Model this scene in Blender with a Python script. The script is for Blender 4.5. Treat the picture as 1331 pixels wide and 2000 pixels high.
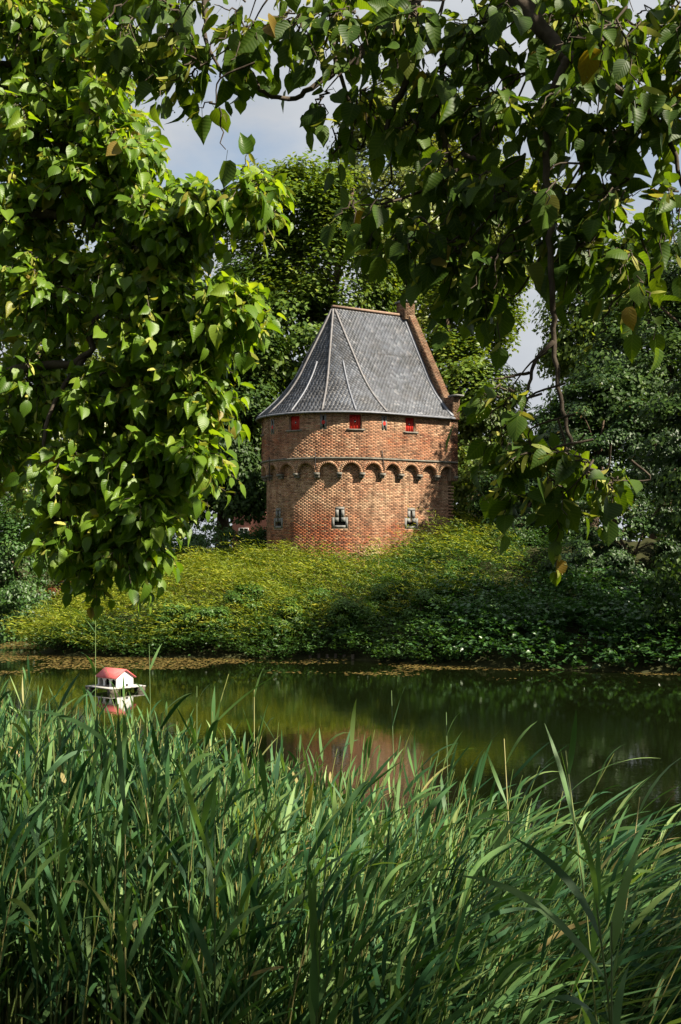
import bpy, math
import numpy as np
from mathutils import Matrix, Vector

for o in list(bpy.data.objects):
    bpy.data.objects.remove(o)
SC = bpy.context.scene
COL = SC.collection
R = math.radians

# ------------------------------------------------------------------ camera
EYE = 3.5            # metres above the water
FPX = 2500.0         # focal length in photograph pixels (1331 x 2000)
HZ = 1080.0          # photograph row of the horizon
cam = bpy.data.cameras.new('camera')
cam.sensor_fit = 'VERTICAL'
cam.sensor_height = 36.0
cam.sensor_width = 24.0
cam.lens = 36.0 * FPX / 2000.0
cam.shift_y = (HZ - 1000.0) / 2000.0
cam.clip_start = 0.05
cam.clip_end = 2000
camo = bpy.data.objects.new('camera', cam)
COL.objects.link(camo)
camo.location = (0, 0, EYE)
camo.rotation_euler = (R(90), 0, 0)
SC.camera = camo

# ------------------------------------------------------------------ light
SUN_AZ = 61.0        # degrees to the right of straight behind the camera
SUN_EL = 43.0
sd = Vector((math.sin(R(SUN_AZ)) * math.cos(R(SUN_EL)), -math.cos(R(SUN_AZ)) * math.cos(R(SUN_EL)), math.sin(R(SUN_EL))))
sun = bpy.data.lights.new('sun', 'SUN')
sun.energy = 5.0
sun.angle = R(0.55)
sun.color = (1.0, 0.90, 0.74)
suno = bpy.data.objects.new('sun', sun)
COL.objects.link(suno)
suno.rotation_euler = sd.to_track_quat('Z', 'Y').to_euler()
suno.location = (20, -20, 40)

world = bpy.data.worlds.new('World')
SC.world = world
world.use_nodes = True
wt = world.node_tree
wt.nodes.clear()
wo = wt.nodes.new('ShaderNodeOutputWorld')
wb = wt.nodes.new('ShaderNodeBackground')
wb.inputs['Strength'].default_value = 0.05
sky = wt.nodes.new('ShaderNodeTexSky')
sky.sky_type = 'NISHITA'
sky.sun_disc = False
sky.sun_elevation = R(SUN_EL)
sky.sun_rotation = math.atan2(sd.x, sd.y)
sky.air_density = 1.2
sky.dust_density = 1.0
wc = wt.nodes.new('ShaderNodeTexCoord')
wm = wt.nodes.new('ShaderNodeMapping')
wm.inputs['Scale'].default_value = (1.0, 1.0, 2.2)
wm.inputs['Location'].default_value = (0.35, 0.0, 0.2)
wn = wt.nodes.new('ShaderNodeTexNoise')
wn.inputs['Scale'].default_value = 3.2
wn.inputs['Detail'].default_value = 7
wn.inputs['Roughness'].default_value = 0.55
wr = wt.nodes.new('ShaderNodeValToRGB')
wr.color_ramp.elements[0].position = 0.30
wr.color_ramp.elements[0].color = (0, 0, 0, 1)
wr.color_ramp.elements[1].position = 0.50
wr.color_ramp.elements[1].color = (1, 1, 1, 1)
wn2 = wt.nodes.new('ShaderNodeTexNoise')
wn2.inputs['Scale'].default_value = 6.0
wn2.inputs['Detail'].default_value = 5
wr2 = wt.nodes.new('ShaderNodeValToRGB')
wr2.color_ramp.elements[0].position = 0.35
wr2.color_ramp.elements[0].color = (3.8, 4.05, 4.4, 1)
wr2.color_ramp.elements[1].position = 0.68
wr2.color_ramp.elements[1].color = (4.9, 5.1, 5.3, 1)
wx = wt.nodes.new('ShaderNodeMixRGB')
L_ = wt.links.new
L_(wc.outputs['Generated'], wm.inputs['Vector'])
L_(wm.outputs['Vector'], wn.inputs['Vector'])
L_(wm.outputs['Vector'], wn2.inputs['Vector'])
L_(wn.outputs['Fac'], wr.inputs['Fac'])
L_(wn2.outputs['Fac'], wr2.inputs['Fac'])
L_(wr.outputs['Color'], wx.inputs['Fac'])
L_(sky.outputs['Color'], wx.inputs['Color1'])
L_(wr2.outputs['Color'], wx.inputs['Color2'])
L_(wx.outputs['Color'], wb.inputs['Color'])
L_(wb.outputs['Background'], wo.inputs['Surface'])

SC.view_settings.view_transform = 'Standard'
SC.view_settings.look = 'None'
SC.view_settings.exposure = 1.5
SC.view_settings.gamma = 1.0
SC.view_settings.use_curve_mapping = False
SC.render.engine = 'CYCLES'
SC.cycles.use_denoising = True
SC.cycles.max_bounces = 6
SC.cycles.diffuse_bounces = 3
SC.cycles.glossy_bounces = 3
SC.cycles.transmission_bounces = 3
SC.cycles.transparent_max_bounces = 4
SC.cycles.caustics_reflective = False
SC.cycles.caustics_refractive = False


# ------------------------------------------------------------------ helpers
def W(px, py, Y):
    """the world point at depth Y that the photograph shows at (px, py)"""
    return np.array([(px - 665.5) / FPX * Y, Y, EYE + (HZ - py) / FPX * Y])


def nrm(v):
    v = np.asarray(v, float)
    return v / np.maximum(np.linalg.norm(v, axis=-1, keepdims=True), 1e-9)


class MB:
    """collects vertices and polygons of one mesh"""
    def __init__(s):
        s.v, s.f, s.co, s.n = [], [], [], 0
        s.has = False

    def add(s, v, faces, co=None):
        v = np.asarray(v, float).reshape(-1, 3)
        for f in faces:                     # arrays (k,3) or (k,4)
            f = np.asarray(f, int)
            if len(f):
                s.f.append(f + s.n)
        s.v.append(v)
        if co is None:
            co = np.zeros((len(v), 3))
        else:
            s.has = True
        s.co.append(np.asarray(co, float))
        s.n += len(v)

    def box(s, c, ax, ay, az):
        """box from centre and three half-axis vectors"""
        c, ax, ay, az = [np.asarray(q, float) for q in (c, ax, ay, az)]
        v = [c + i * ax + j * ay + k * az for k in (-1, 1) for j in (-1, 1) for i in (-1, 1)]
        s.add(v, [np.array([[0, 2, 3, 1], [4, 5, 7, 6], [0, 1, 5, 4], [2, 6, 7, 3], [0, 4, 6, 2], [1, 3, 7, 5]])])

    def tube(s, pts, rad, n=6, cap=True):
        pts = np.asarray(pts, float)
        m = len(pts)
        rad = np.broadcast_to(np.asarray(rad, float), (m,))
        t = np.zeros_like(pts)
        t[1:-1] = pts[2:] - pts[:-2]
        t[0] = pts[1] - pts[0]
        t[-1] = pts[-1] - pts[-2]
        t = nrm(t)
        u = np.cross(t[0], [0.3, 0.1, 0.9])
        if np.linalg.norm(u) < 1e-3:
            u = np.cross(t[0], [1, 0, 0])
        u = nrm(u)
        ang = np.arange(n) * 2 * math.pi / n
        vs = []
        for i in range(m):
            u = nrm(u - t[i] * np.dot(u, t[i]))
            w = np.cross(t[i], u)
            vs.append(pts[i] + rad[i] * (np.cos(ang)[:, None] * u + np.sin(ang)[:, None] * w))
        v = np.concatenate(vs)
        j = np.arange(n)
        fs = [np.stack([i * n + j, i * n + (j + 1) % n, (i + 1) * n + (j + 1) % n, (i + 1) * n + j], 1) for i in range(m - 1)]
        fs = [np.concatenate(fs)]
        if cap:
            v = np.concatenate([v, pts[-1:], pts[:1]])
            k = m * n
            fs.append(np.stack([(m - 1) * n + j, (m - 1) * n + (j + 1) % n, np.full(n, k)], 1))
            fs.append(np.stack([(j + 1) % n, j, np.full(n, k + 1)], 1))
        s.add(v, fs)

    def inst(s, tv, tf, pos, rot, scl, co=None, tint=None):
        """copies of a template: pos (N,3), rot (N,3,3) with axes as columns, scl (N,) or (N,3)"""
        N, m = len(pos), len(tv)
        if N == 0:
            return
        scl = np.asarray(scl, float)
        if scl.ndim == 1:
            scl = scl[:, None] * np.ones(3)
        v = np.einsum('nij,nmj->nmi', rot, tv[None] * scl[:, None, :]) + pos[:, None, :]
        off = (np.arange(N) * m)[:, None, None]
        s.add(v.reshape(-1, 3), [(np.asarray(f)[None] + off).reshape(-1, np.asarray(f).shape[1]) for f in tf],
              np.repeat(np.stack([tint, tint, tint], 1), m, 0) if tint is not None else (None if co is None else np.tile(co, (N, 1))))

    def mesh(s, name, smooth=False):
        me = bpy.data.meshes.new(name)
        v = np.concatenate(s.v)
        lens = np.concatenate([np.full(len(f), f.shape[1]) for f in s.f])
        idx = np.concatenate([f.ravel() for f in s.f])
        me.vertices.add(len(v))
        me.vertices.foreach_set('co', v.astype(np.float32).ravel())
        me.loops.add(len(idx))
        me.loops.foreach_set('vertex_index', idx.astype(np.int32))
        me.polygons.add(len(lens))
        st = np.zeros(len(lens), np.int32)
        st[1:] = np.cumsum(lens)[:-1]
        me.polygons.foreach_set('loop_start', st)
        me.polygons.foreach_set('loop_total', lens.astype(np.int32))
        if s.has:
            a = me.attributes.new('leafco', 'FLOAT_VECTOR', 'POINT')
            a.data.foreach_set('vector', np.concatenate(s.co).astype(np.float32).ravel())
        me.update(calc_edges=True)
        if smooth:
            me.polygons.foreach_set('use_smooth', np.ones(len(lens), bool))
        return me

    def build(s, name, mat, parent=None, smooth=False, kind=None, label=None):
        me = s.mesh(name, smooth)
        me.materials.append(mat)
        return link(name, me, parent, kind, label)


def link(name, me, parent=None, kind=None, label=None):
    o = bpy.data.objects.new(name, me)
    COL.objects.link(o)
    if parent is not None:
        o.parent = parent
        o.matrix_parent_inverse = Matrix.Translation(-Vector(parent.location))
    if kind:
        o['kind'] = kind
    if label:
        o['label'] = label
    return o


def thing(name, label, cat, loc=(0, 0, 0), group=None):
    o = bpy.data.objects.new(name, None)
    COL.objects.link(o)
    o.location = [float(x) for x in loc]
    o['label'] = label
    o['category'] = cat
    if group:
        o['group'] = group
    return o


def catmull(p, n=6):
    p = np.asarray(p, float)
    if len(p) < 3:
        t = np.linspace(0, 1, n + 1)[:, None]
        return p[0] * (1 - t) + p[-1] * t
    q = np.concatenate([[2 * p[0] - p[1]], p, [2 * p[-1] - p[-2]]])
    out = []
    for i in range(1, len(q) - 2):
        t = np.linspace(0, 1, n, endpoint=False)[:, None]
        a, b, c, d = q[i - 1], q[i], q[i + 1], q[i + 2]
        out.append(0.5 * (2 * b + (c - a) * t + (2 * a - 5 * b + 4 * c - d) * t ** 2 + (3 * b - a - 3 * c + d) * t ** 3))
    out.append(p[-1:])
    return np.concatenate(out)


def frames(axis, normal):
    """rotations with column y along axis and column z near normal"""
    y = nrm(axis)
    z = nrm(normal - y * np.sum(normal * y, -1, keepdims=True))
    x = np.cross(y, z)
    return np.stack([x, y, z], -1)


def sstep(a, b, x):
    t = np.clip((np.asarray(x, float) - a) / (b - a), 0, 1)
    return t * t * (3 - 2 * t)


# ------------------------------------------------------------------ materials
def new_mat(name):
    m = bpy.data.materials.new(name)
    m.use_nodes = True
    t = m.node_tree
    b = t.nodes['Principled BSDF']
    return m, t, b, t.nodes['Material Output']


def node(t, kind, **kw):
    n = t.nodes.new('ShaderNode' + kind)
    for k, v in kw.items():
        if k in n.inputs:
            n.inputs[k].default_value = v
        else:
            setattr(n, k, v)
    return n


def ramp(t, stops, interp='LINEAR'):
    n = t.nodes.new('ShaderNodeValToRGB')
    n.color_ramp.interpolation = interp
    e = n.color_ramp.elements
    while len(e) < len(stops):
        e.new(0.5)
    for q, (p, c) in zip(e, stops):
        q.position = p
        q.color = (*c, 1)
    return n


def rnd_island(t):
    g = node(t, 'NewGeometry')
    oi = node(t, 'ObjectInfo')
    a = node(t, 'Math', operation='ADD')
    f = node(t, 'Math', operation='FRACT')
    t.links.new(g.outputs['Random Per Island'], a.inputs[0])
    t.links.new(oi.outputs['Random'], a.inputs[1])
    t.links.new(a.outputs[0], f.inputs[0])
    return f.outputs[0]


def leaf_mat(name, stops, trans=0.35, tcol=(1.5, 1.35, 0.5), rough=0.45, spec=0.4, veins=False, patch=None, tint=0.0):
    m, t, b, out = new_mat(name)
    lk = t.links.new
    r = rnd_island(t)
    if tint:                            # leaves of one spray share a tone
        ta = node(t, 'Attribute', attribute_name='leafco')
        mf = node(t, 'Mix')
        mf.inputs[0].default_value = tint
        lk(r, mf.inputs[2])
        lk(ta.outputs['Fac'], mf.inputs[3])
        r = mf.outputs[0]
    cr = ramp(t, stops)
    lk(r, cr.inputs['Fac'])
    col = cr.outputs['Color']
    if patch:                           # slow colour drift through the crown (age of the foliage)
        tc = node(t, 'NewGeometry')
        nz = node(t, 'TexNoise', Scale=patch, Detail=2.0)
        lk(tc.outputs['Position'], nz.inputs['Vector'])
        hs = node(t, 'HueSaturation', Saturation=1.0)
        mr = node(t, 'MapRange')
        mr.inputs['From Min'].default_value = 0.3
        mr.inputs['From Max'].default_value = 0.7
        mr.inputs['To Min'].default_value = 0.72
        mr.inputs['To Max'].default_value = 1.28
        lk(nz.outputs['Fac'], mr.inputs['Value'])
        lk(mr.outputs[0], hs.inputs['Value'])
        lk(col, hs.inputs['Color'])
        col = hs.outputs['Color']
    if veins:
        at = node(t, 'Attribute', attribute_name='leafco')
        sx = node(t, 'SeparateXYZ')
        lk(at.outputs['Vector'], sx.inputs[0])
        ab = node(t, 'Math', operation='ABSOLUTE')
        lk(sx.outputs['X'], ab.inputs[0])
        mu = node(t, 'Math', operation='MULTIPLY')
        mu.inputs[1].default_value = 0.75
        lk(ab.outputs[0], mu.inputs[0])
        sb = node(t, 'Math', operation='SUBTRACT')
        lk(sx.outputs['Y'], sb.inputs[0])
        lk(mu.outputs[0], sb.inputs[1])
        m2 = node(t, 'Math', operation='MULTIPLY')
        m2.inputs[1].default_value = 46.0
        lk(sb.outputs[0], m2.inputs[0])
        sn = node(t, 'Math', operation='SINE')
        lk(m2.outputs[0], sn.inputs[0])
        pw = ramp(t, [(0.82, (0, 0, 0)), (0.98, (1, 1, 1))])
        mp = node(t, 'MapRange')
        mp.inputs['From Min'].default_value = -1
        lk(sn.outputs[0], mp.inputs['Value'])
        lk(mp.outputs[0], pw.inputs['Fac'])
        # the midrib
        mrb = ramp(t, [(0.0, (1, 1, 1)), (0.045, (0, 0, 0))])
        lk(ab.outputs[0], mrb.inputs['Fac'])
        mxv = node(t, 'Math', operation='MAXIMUM')
        lk(pw.outputs['Color'], mxv.inputs[0])
        lk(mrb.outputs['Color'], mxv.inputs[1])
        mc = node(t, 'MixRGB')
        mc.inputs['Color2'].default_value = (0.22, 0.30, 0.07, 1)
        sc = node(t, 'Math', operation='MULTIPLY')
        sc.inputs[1].default_value = 0.16
        lk(mxv.outputs[0], sc.inputs[0])
        lk(sc.outputs[0], mc.inputs['Fac'])
        lk(col, mc.inputs['Color1'])
        col = mc.outputs['Color']
        bp = node(t, 'Bump', Strength=0.2, Distance=0.002)
        lk(mp.outputs[0], bp.inputs['Height'])
        lk(bp.outputs[0], b.inputs['Normal'])
    lk(col, b.inputs['Base Color'])
    b.inputs['Roughness'].default_value = rough
    b.inputs['Specular IOR Level'].default_value = spec
    tr = node(t, 'BsdfTranslucent')
    mt = node(t, 'MixRGB', blend_type='MULTIPLY')
    mt.inputs['Fac'].default_value = 1.0
    mt.inputs['Color2'].default_value = (*tcol, 1)
    lk(col, mt.inputs['Color1'])
    lk(mt.outputs[0], tr.inputs['Color'])
    mx = node(t, 'MixShader')
    mx.inputs['Fac'].default_value = trans
    lk(b.outputs[0], mx.inputs[1])
    lk(tr.outputs[0], mx.inputs[2])
    lk(mx.outputs[0], out.inputs['Surface'])
    return m


def plain_mat(name, c1, c2, scale=8.0, rough=0.7, bump=0.0, spec=0.3, detail=6, dist=0.02, metallic=0.0):
    m, t, b, out = new_mat(name)
    g = node(t, 'NewGeometry')
    n = node(t, 'TexNoise', Scale=scale, Detail=float(detail), Roughness=0.6)
    t.links.new(g.outputs['Position'], n.inputs['Vector'])
    cr = ramp(t, [(0.3, c1), (0.7, c2)])
    t.links.new(n.outputs['Fac'], cr.inputs['Fac'])
    t.links.new(cr.outputs['Color'], b.inputs['Base Color'])
    b.inputs['Roughness'].default_value = rough
    b.inputs['Specular IOR Level'].default_value = spec
    b.inputs['Metallic'].default_value = metallic
    if bump:
        bp = node(t, 'Bump', Strength=bump, Distance=dist)
        t.links.new(n.outputs['Fac'], bp.inputs['Height'])
        t.links.new(bp.outputs[0], b.inputs['Normal'])
    return m


def brick_mat(name='old_brick', brown=False):
    m, t, b, out = new_mat(name)
    lk = t.links.new
    g = node(t, 'NewGeometry')
    r = g.outputs['Random Per Island']
    tan = ramp(t, [(0.0, (0.18, 0.105, 0.065)), (0.14, (0.33, 0.215, 0.135)), (0.45, (0.41, 0.28, 0.18)), (0.75, (0.46, 0.325, 0.215)), (0.88, (0.38, 0.18, 0.11)), (1.0, (0.50, 0.375, 0.26))])
    red = ramp(t, [(0.0, (0.12, 0.050, 0.034)), (0.2, (0.22, 0.080, 0.046)), (0.5, (0.29, 0.100, 0.050)), (0.72, (0.35, 0.12, 0.052)), (0.88, (0.28, 0.16, 0.09)), (1.0, (0.32, 0.20, 0.12))])  # red brick, darkened in part to paint the shade at the wall foot
    lk(r, tan.inputs['Fac'])
    lk(r, red.inputs['Fac'])
    sp = node(t, 'SeparateXYZ')
    lk(g.outputs['Position'], sp.inputs[0])
    nz = node(t, 'TexNoise', Scale=0.75, Detail=4.0, Roughness=0.65)
    lk(g.outputs['Position'], nz.inputs['Vector'])
    # different brick by height: tan at the wall head, red below, tan above the footing
    mr = node(t, 'MapRange')
    mr.inputs['From Min'].default_value = 3.0
    mr.inputs['From Max'].default_value = 9.5
    lk(sp.outputs['Z'], mr.inputs['Value'])
    bands = ramp(t, [(0.0, (0.95,) * 3), (0.22, (0.9,) * 3), (0.30, (0.45,) * 3), (0.40, (0.15,) * 3), (0.60, (0.08,) * 3), (0.68, (0.30,) * 3), (0.72, (0.55,) * 3), (0.84, (0.58,) * 3), (0.90, (0.10,) * 3), (1.0, (0.0,) * 3)])
    lk(mr.outputs[0], bands.inputs['Fac'])
    a = node(t, 'Math', operation='ADD')
    lk(bands.outputs['Color'], a.inputs[0])
    n2 = node(t, 'MapRange')
    n2.inputs['From Min'].default_value = 0.3
    n2.inputs['From Max'].default_value = 0.7
    n2.inputs['To Min'].default_value = -0.55
    n2.inputs['To Max'].default_value = 0.55
    lk(nz.outputs['Fac'], n2.inputs['Value'])
    lk(n2.outputs[0], a.inputs[1])
    a.use_clamp = True
    mx = node(t, 'MixRGB')
    lk(a.outputs[0], mx.inputs['Fac'])
    lk(tan.outputs['Color'], mx.inputs['Color1'])
    lk(red.outputs['Color'], mx.inputs['Color2'])
    # soot and weathering
    n3 = node(t, 'TexNoise', Scale=2.3, Detail=6.0, Roughness=0.7)
    lk(g.outputs['Position'], n3.inputs['Vector'])
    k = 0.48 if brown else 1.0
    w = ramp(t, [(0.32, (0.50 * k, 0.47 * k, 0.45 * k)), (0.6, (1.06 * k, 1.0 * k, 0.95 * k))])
    lk(n3.outputs['Fac'], w.inputs['Fac'])
    mm = node(t, 'MixRGB', blend_type='MULTIPLY')
    mm.inputs['Fac'].default_value = 1.0
    lk(mx.outputs[0], mm.inputs['Color1'])
    lk(w.outputs['Color'], mm.inputs['Color2'])
    # run-off streaks
    mps = node(t, 'Mapping')
    mps.inputs['Scale'].default_value = (3.2, 3.2, 0.28)
    lk(g.outputs['Position'], mps.inputs['Vector'])
    n5 = node(t, 'TexNoise', Scale=1.6, Detail=5.0, Roughness=0.65)
    lk(mps.outputs[0], n5.inputs['Vector'])
    st = ramp(t, [(0.36, (0.60, 0.58, 0.56)), (0.52, (1.0, 1.0, 1.0))])
    lk(n5.outputs['Fac'], st.inputs['Fac'])
    ms_ = node(t, 'MixRGB', blend_type='MULTIPLY')
    ms_.inputs['Fac'].default_value = 1.0
    lk(mm.outputs[0], ms_.inputs['Color1'])
    lk(st.outputs['Color'], ms_.inputs['Color2'])
    lk(ms_.outputs[0], b.inputs['Base Color'])
    n4 = node(t, 'TexNoise', Scale=45.0, Detail=4.0)
    lk(g.outputs['Position'], n4.inputs['Vector'])
    bp = node(t, 'Bump', Strength=0.35, Distance=0.005)
    lk(n4.outputs['Fac'], bp.inputs['Height'])
    lk(bp.outputs[0], b.inputs['Normal'])
    b.inputs['Roughness'].default_value = 0.9
    b.inputs['Specular IOR Level'].default_value = 0.15
    return m


def slate_mat():
    m, t, b, out = new_mat('slate')
    lk = t.links.new
    g = node(t, 'NewGeometry')
    cr = ramp(t, [(0.0, (0.038, 0.045, 0.058)), (0.3, (0.060, 0.069, 0.087)), (0.7, (0.080, 0.091, 0.112)), (0.93, (0.105, 0.117, 0.140)), (1.0, (0.17, 0.18, 0.20))])
    lk(g.outputs['Random Per Island'], cr.inputs['Fac'])
    n = node(t, 'TexNoise', Scale=1.1, Detail=7.0, Roughness=0.7)
    lk(g.outputs['Position'], n.inputs['Vector'])
    w = ramp(t, [(0.36, (0.55, 0.5, 0.45)), (0.62, (1.1, 1.1, 1.1))])
    lk(n.outputs['Fac'], w.inputs['Fac'])
    mm = node(t, 'MixRGB', blend_type='MULTIPLY')
    mm.inputs['Fac'].default_value = 1.0
    lk(cr.outputs['Color'], mm.inputs['Color1'])
    lk(w.outputs['Color'], mm.inputs['Color2'])
    # lichen
    n2 = node(t, 'TexNoise', Scale=3.3, Detail=5.0, Roughness=0.7)
    lk(g.outputs['Position'], n2.inputs['Vector'])
    li = ramp(t, [(0.67, (0, 0, 0)), (0.74, (1, 1, 1))])
    lk(n2.outputs['Fac'], li.inputs['Fac'])
    mx = node(t, 'MixRGB')
    mx.inputs['Color2'].default_value = (0.36, 0.22, 0.07, 1)
    sc = node(t, 'Math', operation='MULTIPLY')
    sc.inputs[1].default_value = 0.55
    lk(li.outputs['Color'], sc.inputs[0])
    lk(sc.outputs[0], mx.inputs['Fac'])
    lk(mm.outputs[0], mx.inputs['Color1'])
    lk(mx.outputs[0], b.inputs['Base Color'])
    b.inputs['Roughness'].default_value = 0.55
    b.inputs['Specular IOR Level'].default_value = 0.4
    return m


def water_mat():
    m, t, b, out = new_mat('moat_water')
    lk = t.links.new
    g = node(t, 'NewGeometry')
    b.inputs['Base Color'].default_value = (0.0035, 0.0055, 0.0014, 1)
    b.inputs['Roughness'].default_value = 0.03
    b.inputs['IOR'].default_value = 1.33
    b.inputs['Specular IOR Level'].default_value = 0.28
    mp = node(t, 'Mapping')
    mp.inputs['Scale'].default_value = (1.0, 1.35, 1.0)
    lk(g.outputs['Position'], mp.inputs['Vector'])
    n1 = node(t, 'TexNoise', Scale=5.5, Detail=3.0, Roughness=0.5)
    lk(mp.outputs[0], n1.inputs['Vector'])
    n2 = node(t, 'TexNoise', Scale=1.3, Detail=2.0)
    lk(mp.outputs[0], n2.inputs['Vector'])
    n3 = node(t, 'TexNoise', Scale=0.22, Detail=2.0)
    lk(g.outputs['Position'], n3.inputs['Vector'])
    mk = ramp(t, [(0.38, (0.25,) * 3), (0.62, (1.0,) * 3)])
    lk(n3.outputs['Fac'], mk.inputs['Fac'])
    ad = node(t, 'Math', operation='ADD')
    lk(n1.outputs['Fac'], ad.inputs[0])
    lk(n2.outputs['Fac'], ad.inputs[1])
    bp = node(t, 'Bump', Distance=0.0018)
    lk(mk.outputs['Color'], bp.inputs['Strength'])
    lk(ad.outputs[0], bp.inputs['Height'])
    lk(bp.outputs[0], b.inputs['Normal'])
    return m


M = {}
M['brick'] = brick_mat()
M['brown_brick'] = brick_mat('brown_parapet_brick', True)
M['mortar'] = plain_mat('lime_mortar', (0.19, 0.135, 0.09), (0.29, 0.215, 0.15), 5, 0.95, 0.3)
M['stone'] = plain_mat('grey_sandstone', (0.10, 0.10, 0.094), (0.21, 0.207, 0.195), 7, 0.9, 0.4)
M['slate'] = slate_mat()
M['roof_base'] = plain_mat('roof_boarding', (0.035, 0.033, 0.032), (0.06, 0.056, 0.052), 5, 0.9)
M['dark_stone'] = plain_mat('mossy_stone', (0.085, 0.078, 0.062), (0.20, 0.185, 0.155), 6, 0.9, 0.5)
M['lead'] = plain_mat('lead_sheet', (0.11, 0.118, 0.135), (0.20, 0.21, 0.24), 6, 0.5, 0.1, 0.5)
M['lead_brown'] = plain_mat('weathered_lead', (0.09, 0.083, 0.08), (0.18, 0.175, 0.18), 5, 0.6, 0.1, 0.4)
M['ridge'] = plain_mat('ridge_brown', (0.16, 0.10, 0.07), (0.26, 0.18, 0.13), 9, 0.8, 0.3)
M['red_paint'] = plain_mat('red_paint', (0.36, 0.018, 0.012), (0.48, 0.030, 0.018), 9, 0.5, 0.1)
M['dark'] = plain_mat('painted_void_shade', (0.012, 0.011, 0.010), (0.02, 0.018, 0.016), 3, 0.9)  # near-black colour stands in for the shade inside openings
M['iron'] = plain_mat('black_iron', (0.02, 0.018, 0.016), (0.045, 0.04, 0.036), 20, 0.6)
M['white'] = plain_mat('white_paint', (0.56, 0.57, 0.53), (0.80, 0.80, 0.78), 6, 0.6)
M['duck_roof'] = plain_mat('red_roof_felt', (0.46, 0.085, 0.085), (0.60, 0.14, 0.13), 12, 0.7, 0.2)
M['plank'] = plain_mat('grey_planks', (0.26, 0.25, 0.235), (0.42, 0.40, 0.38), 7, 0.8, 0.3)
M['bark'] = plain_mat('linden_bark', (0.035, 0.027, 0.020), (0.10, 0.082, 0.062), 16, 0.9, 0.8, 0.15, dist=0.01)
M['bark_far'] = plain_mat('far_bark', (0.05, 0.036, 0.025), (0.12, 0.085, 0.055), 4, 0.9, 0.5, 0.15)
M['soil'] = plain_mat('bank_soil', (0.018, 0.020, 0.008), (0.045, 0.048, 0.018), 1.5, 0.95, 0.6, 0.1)
M['water'] = water_mat()
M['house_brick'] = plain_mat('pink_brick', (0.42, 0.17, 0.12), (0.52, 0.23, 0.17), 6, 0.9, 0.3)
M['house_tile'] = plain_mat('red_tile', (0.24, 0.08, 0.05), (0.34, 0.12, 0.07), 6, 0.85, 0.3)
M['glass'] = plain_mat('window_glass', (0.02, 0.025, 0.03), (0.03, 0.035, 0.04), 3, 0.08, 0, 0.6)
M['root'] = plain_mat('dry_root', (0.34, 0.24, 0.13), (0.50, 0.38, 0.22), 20, 0.85, 0.3)
M['post'] = plain_mat('wet_post', (0.05, 0.045, 0.03), (0.12, 0.10, 0.075), 9, 0.8, 0.4)

M['linden_painted_sun'] = leaf_mat('linden_leaf', [(0.0, (0.048, 0.110, 0.008)), (0.4, (0.100, 0.190, 0.012)), (0.8, (0.140, 0.235, 0.018)), (0.975, (0.20, 0.28, 0.030)), (1.0, (0.26, 0.18, 0.04))], 0.48, (2.0, 1.75, 0.40), 0.42, 0.35, veins=True)  # sunlit copy of the leaf, the sun put into a brighter green
M['linden_painted_shade'] = leaf_mat('linden_leaf_painted_shade', [(0.0, (0.026, 0.060, 0.008)), (0.5, (0.046, 0.095, 0.010)), (0.98, (0.075, 0.13, 0.014)), (1.0, (0.2, 0.13, 0.03))], 0.45, (2.2, 1.9, 0.35), 0.48, 0.25, veins=True)  # shaded copy of the same leaf, the shade put into its colour
M['bract'] = leaf_mat('linden_bract', [(0.0, (0.18, 0.22, 0.035)), (0.6, (0.30, 0.32, 0.06)), (1.0, (0.44, 0.42, 0.10))], 0.4, (1.4, 1.35, 0.6), 0.6, 0.2)
M['fruit'] = leaf_mat('linden_fruit', [(0.0, (0.10, 0.13, 0.04)), (1.0, (0.20, 0.21, 0.08))], 0.0, (1, 1, 1), 0.7, 0.2)
M['reed'] = leaf_mat('reed_leaf', [(0.0, (0.018, 0.064, 0.026)), (0.45, (0.050, 0.128, 0.045)), (0.85, (0.125, 0.23, 0.07)), (0.975, (0.24, 0.33, 0.12)), (1.0, (0.32, 0.24, 0.10))], 0.30, (1.6, 1.6, 0.45), 0.55, 0.18)
M['reed_stem'] = leaf_mat('reed_stem', [(0.0, (0.06, 0.11, 0.03)), (0.7, (0.14, 0.19, 0.05)), (1.0, (0.30, 0.26, 0.10))], 0.1, (1.2, 1.2, 0.5), 0.5, 0.3)
M['plane_leaf'] = leaf_mat('plane_tree_leaf', [(0.0, (0.034, 0.072, 0.012)), (0.5, (0.082, 0.138, 0.020)), (0.85, (0.145, 0.20, 0.030)), (1.0, (0.24, 0.27, 0.045))], 0.38, (1.8, 1.6, 0.5), 0.45, 0.3, patch=0.22, tint=0.35)
M['yellow_leaf'] = leaf_mat('poplar_leaf', [(0.0, (0.07, 0.105, 0.018)), (0.5, (0.13, 0.17, 0.03)), (1.0, (0.24, 0.26, 0.07))], 0.3, (1.6, 1.5, 0.5), 0.4, 0.45, patch=0.25, tint=0.35)
M['elm_leaf'] = leaf_mat('elm_leaf', [(0.0, (0.015, 0.036, 0.008)), (0.5, (0.032, 0.066, 0.012)), (1.0, (0.068, 0.11, 0.02))], 0.25, (1.6, 1.6, 0.5), 0.5, 0.2, patch=0.3, tint=0.35)
M['shrub_leaf'] = leaf_mat('shrub_leaf', [(0.0, (0.012, 0.032, 0.008)), (0.55, (0.026, 0.060, 0.012)), (0.9, (0.050, 0.092, 0.016)), (1.0, (0.14, 0.065, 0.025))], 0.25, (1.6, 1.5, 0.5), 0.45, 0.35, patch=0.4, tint=0.30)
M['copper_leaf'] = leaf_mat('copper_leaf', [(0.0, (0.10, 0.03, 0.015)), (0.6, (0.16, 0.05, 0.02)), (1.0, (0.06, 0.09, 0.02))], 0.25, (1.5, 1.2, 0.6), 0.5, 0.3)
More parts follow.
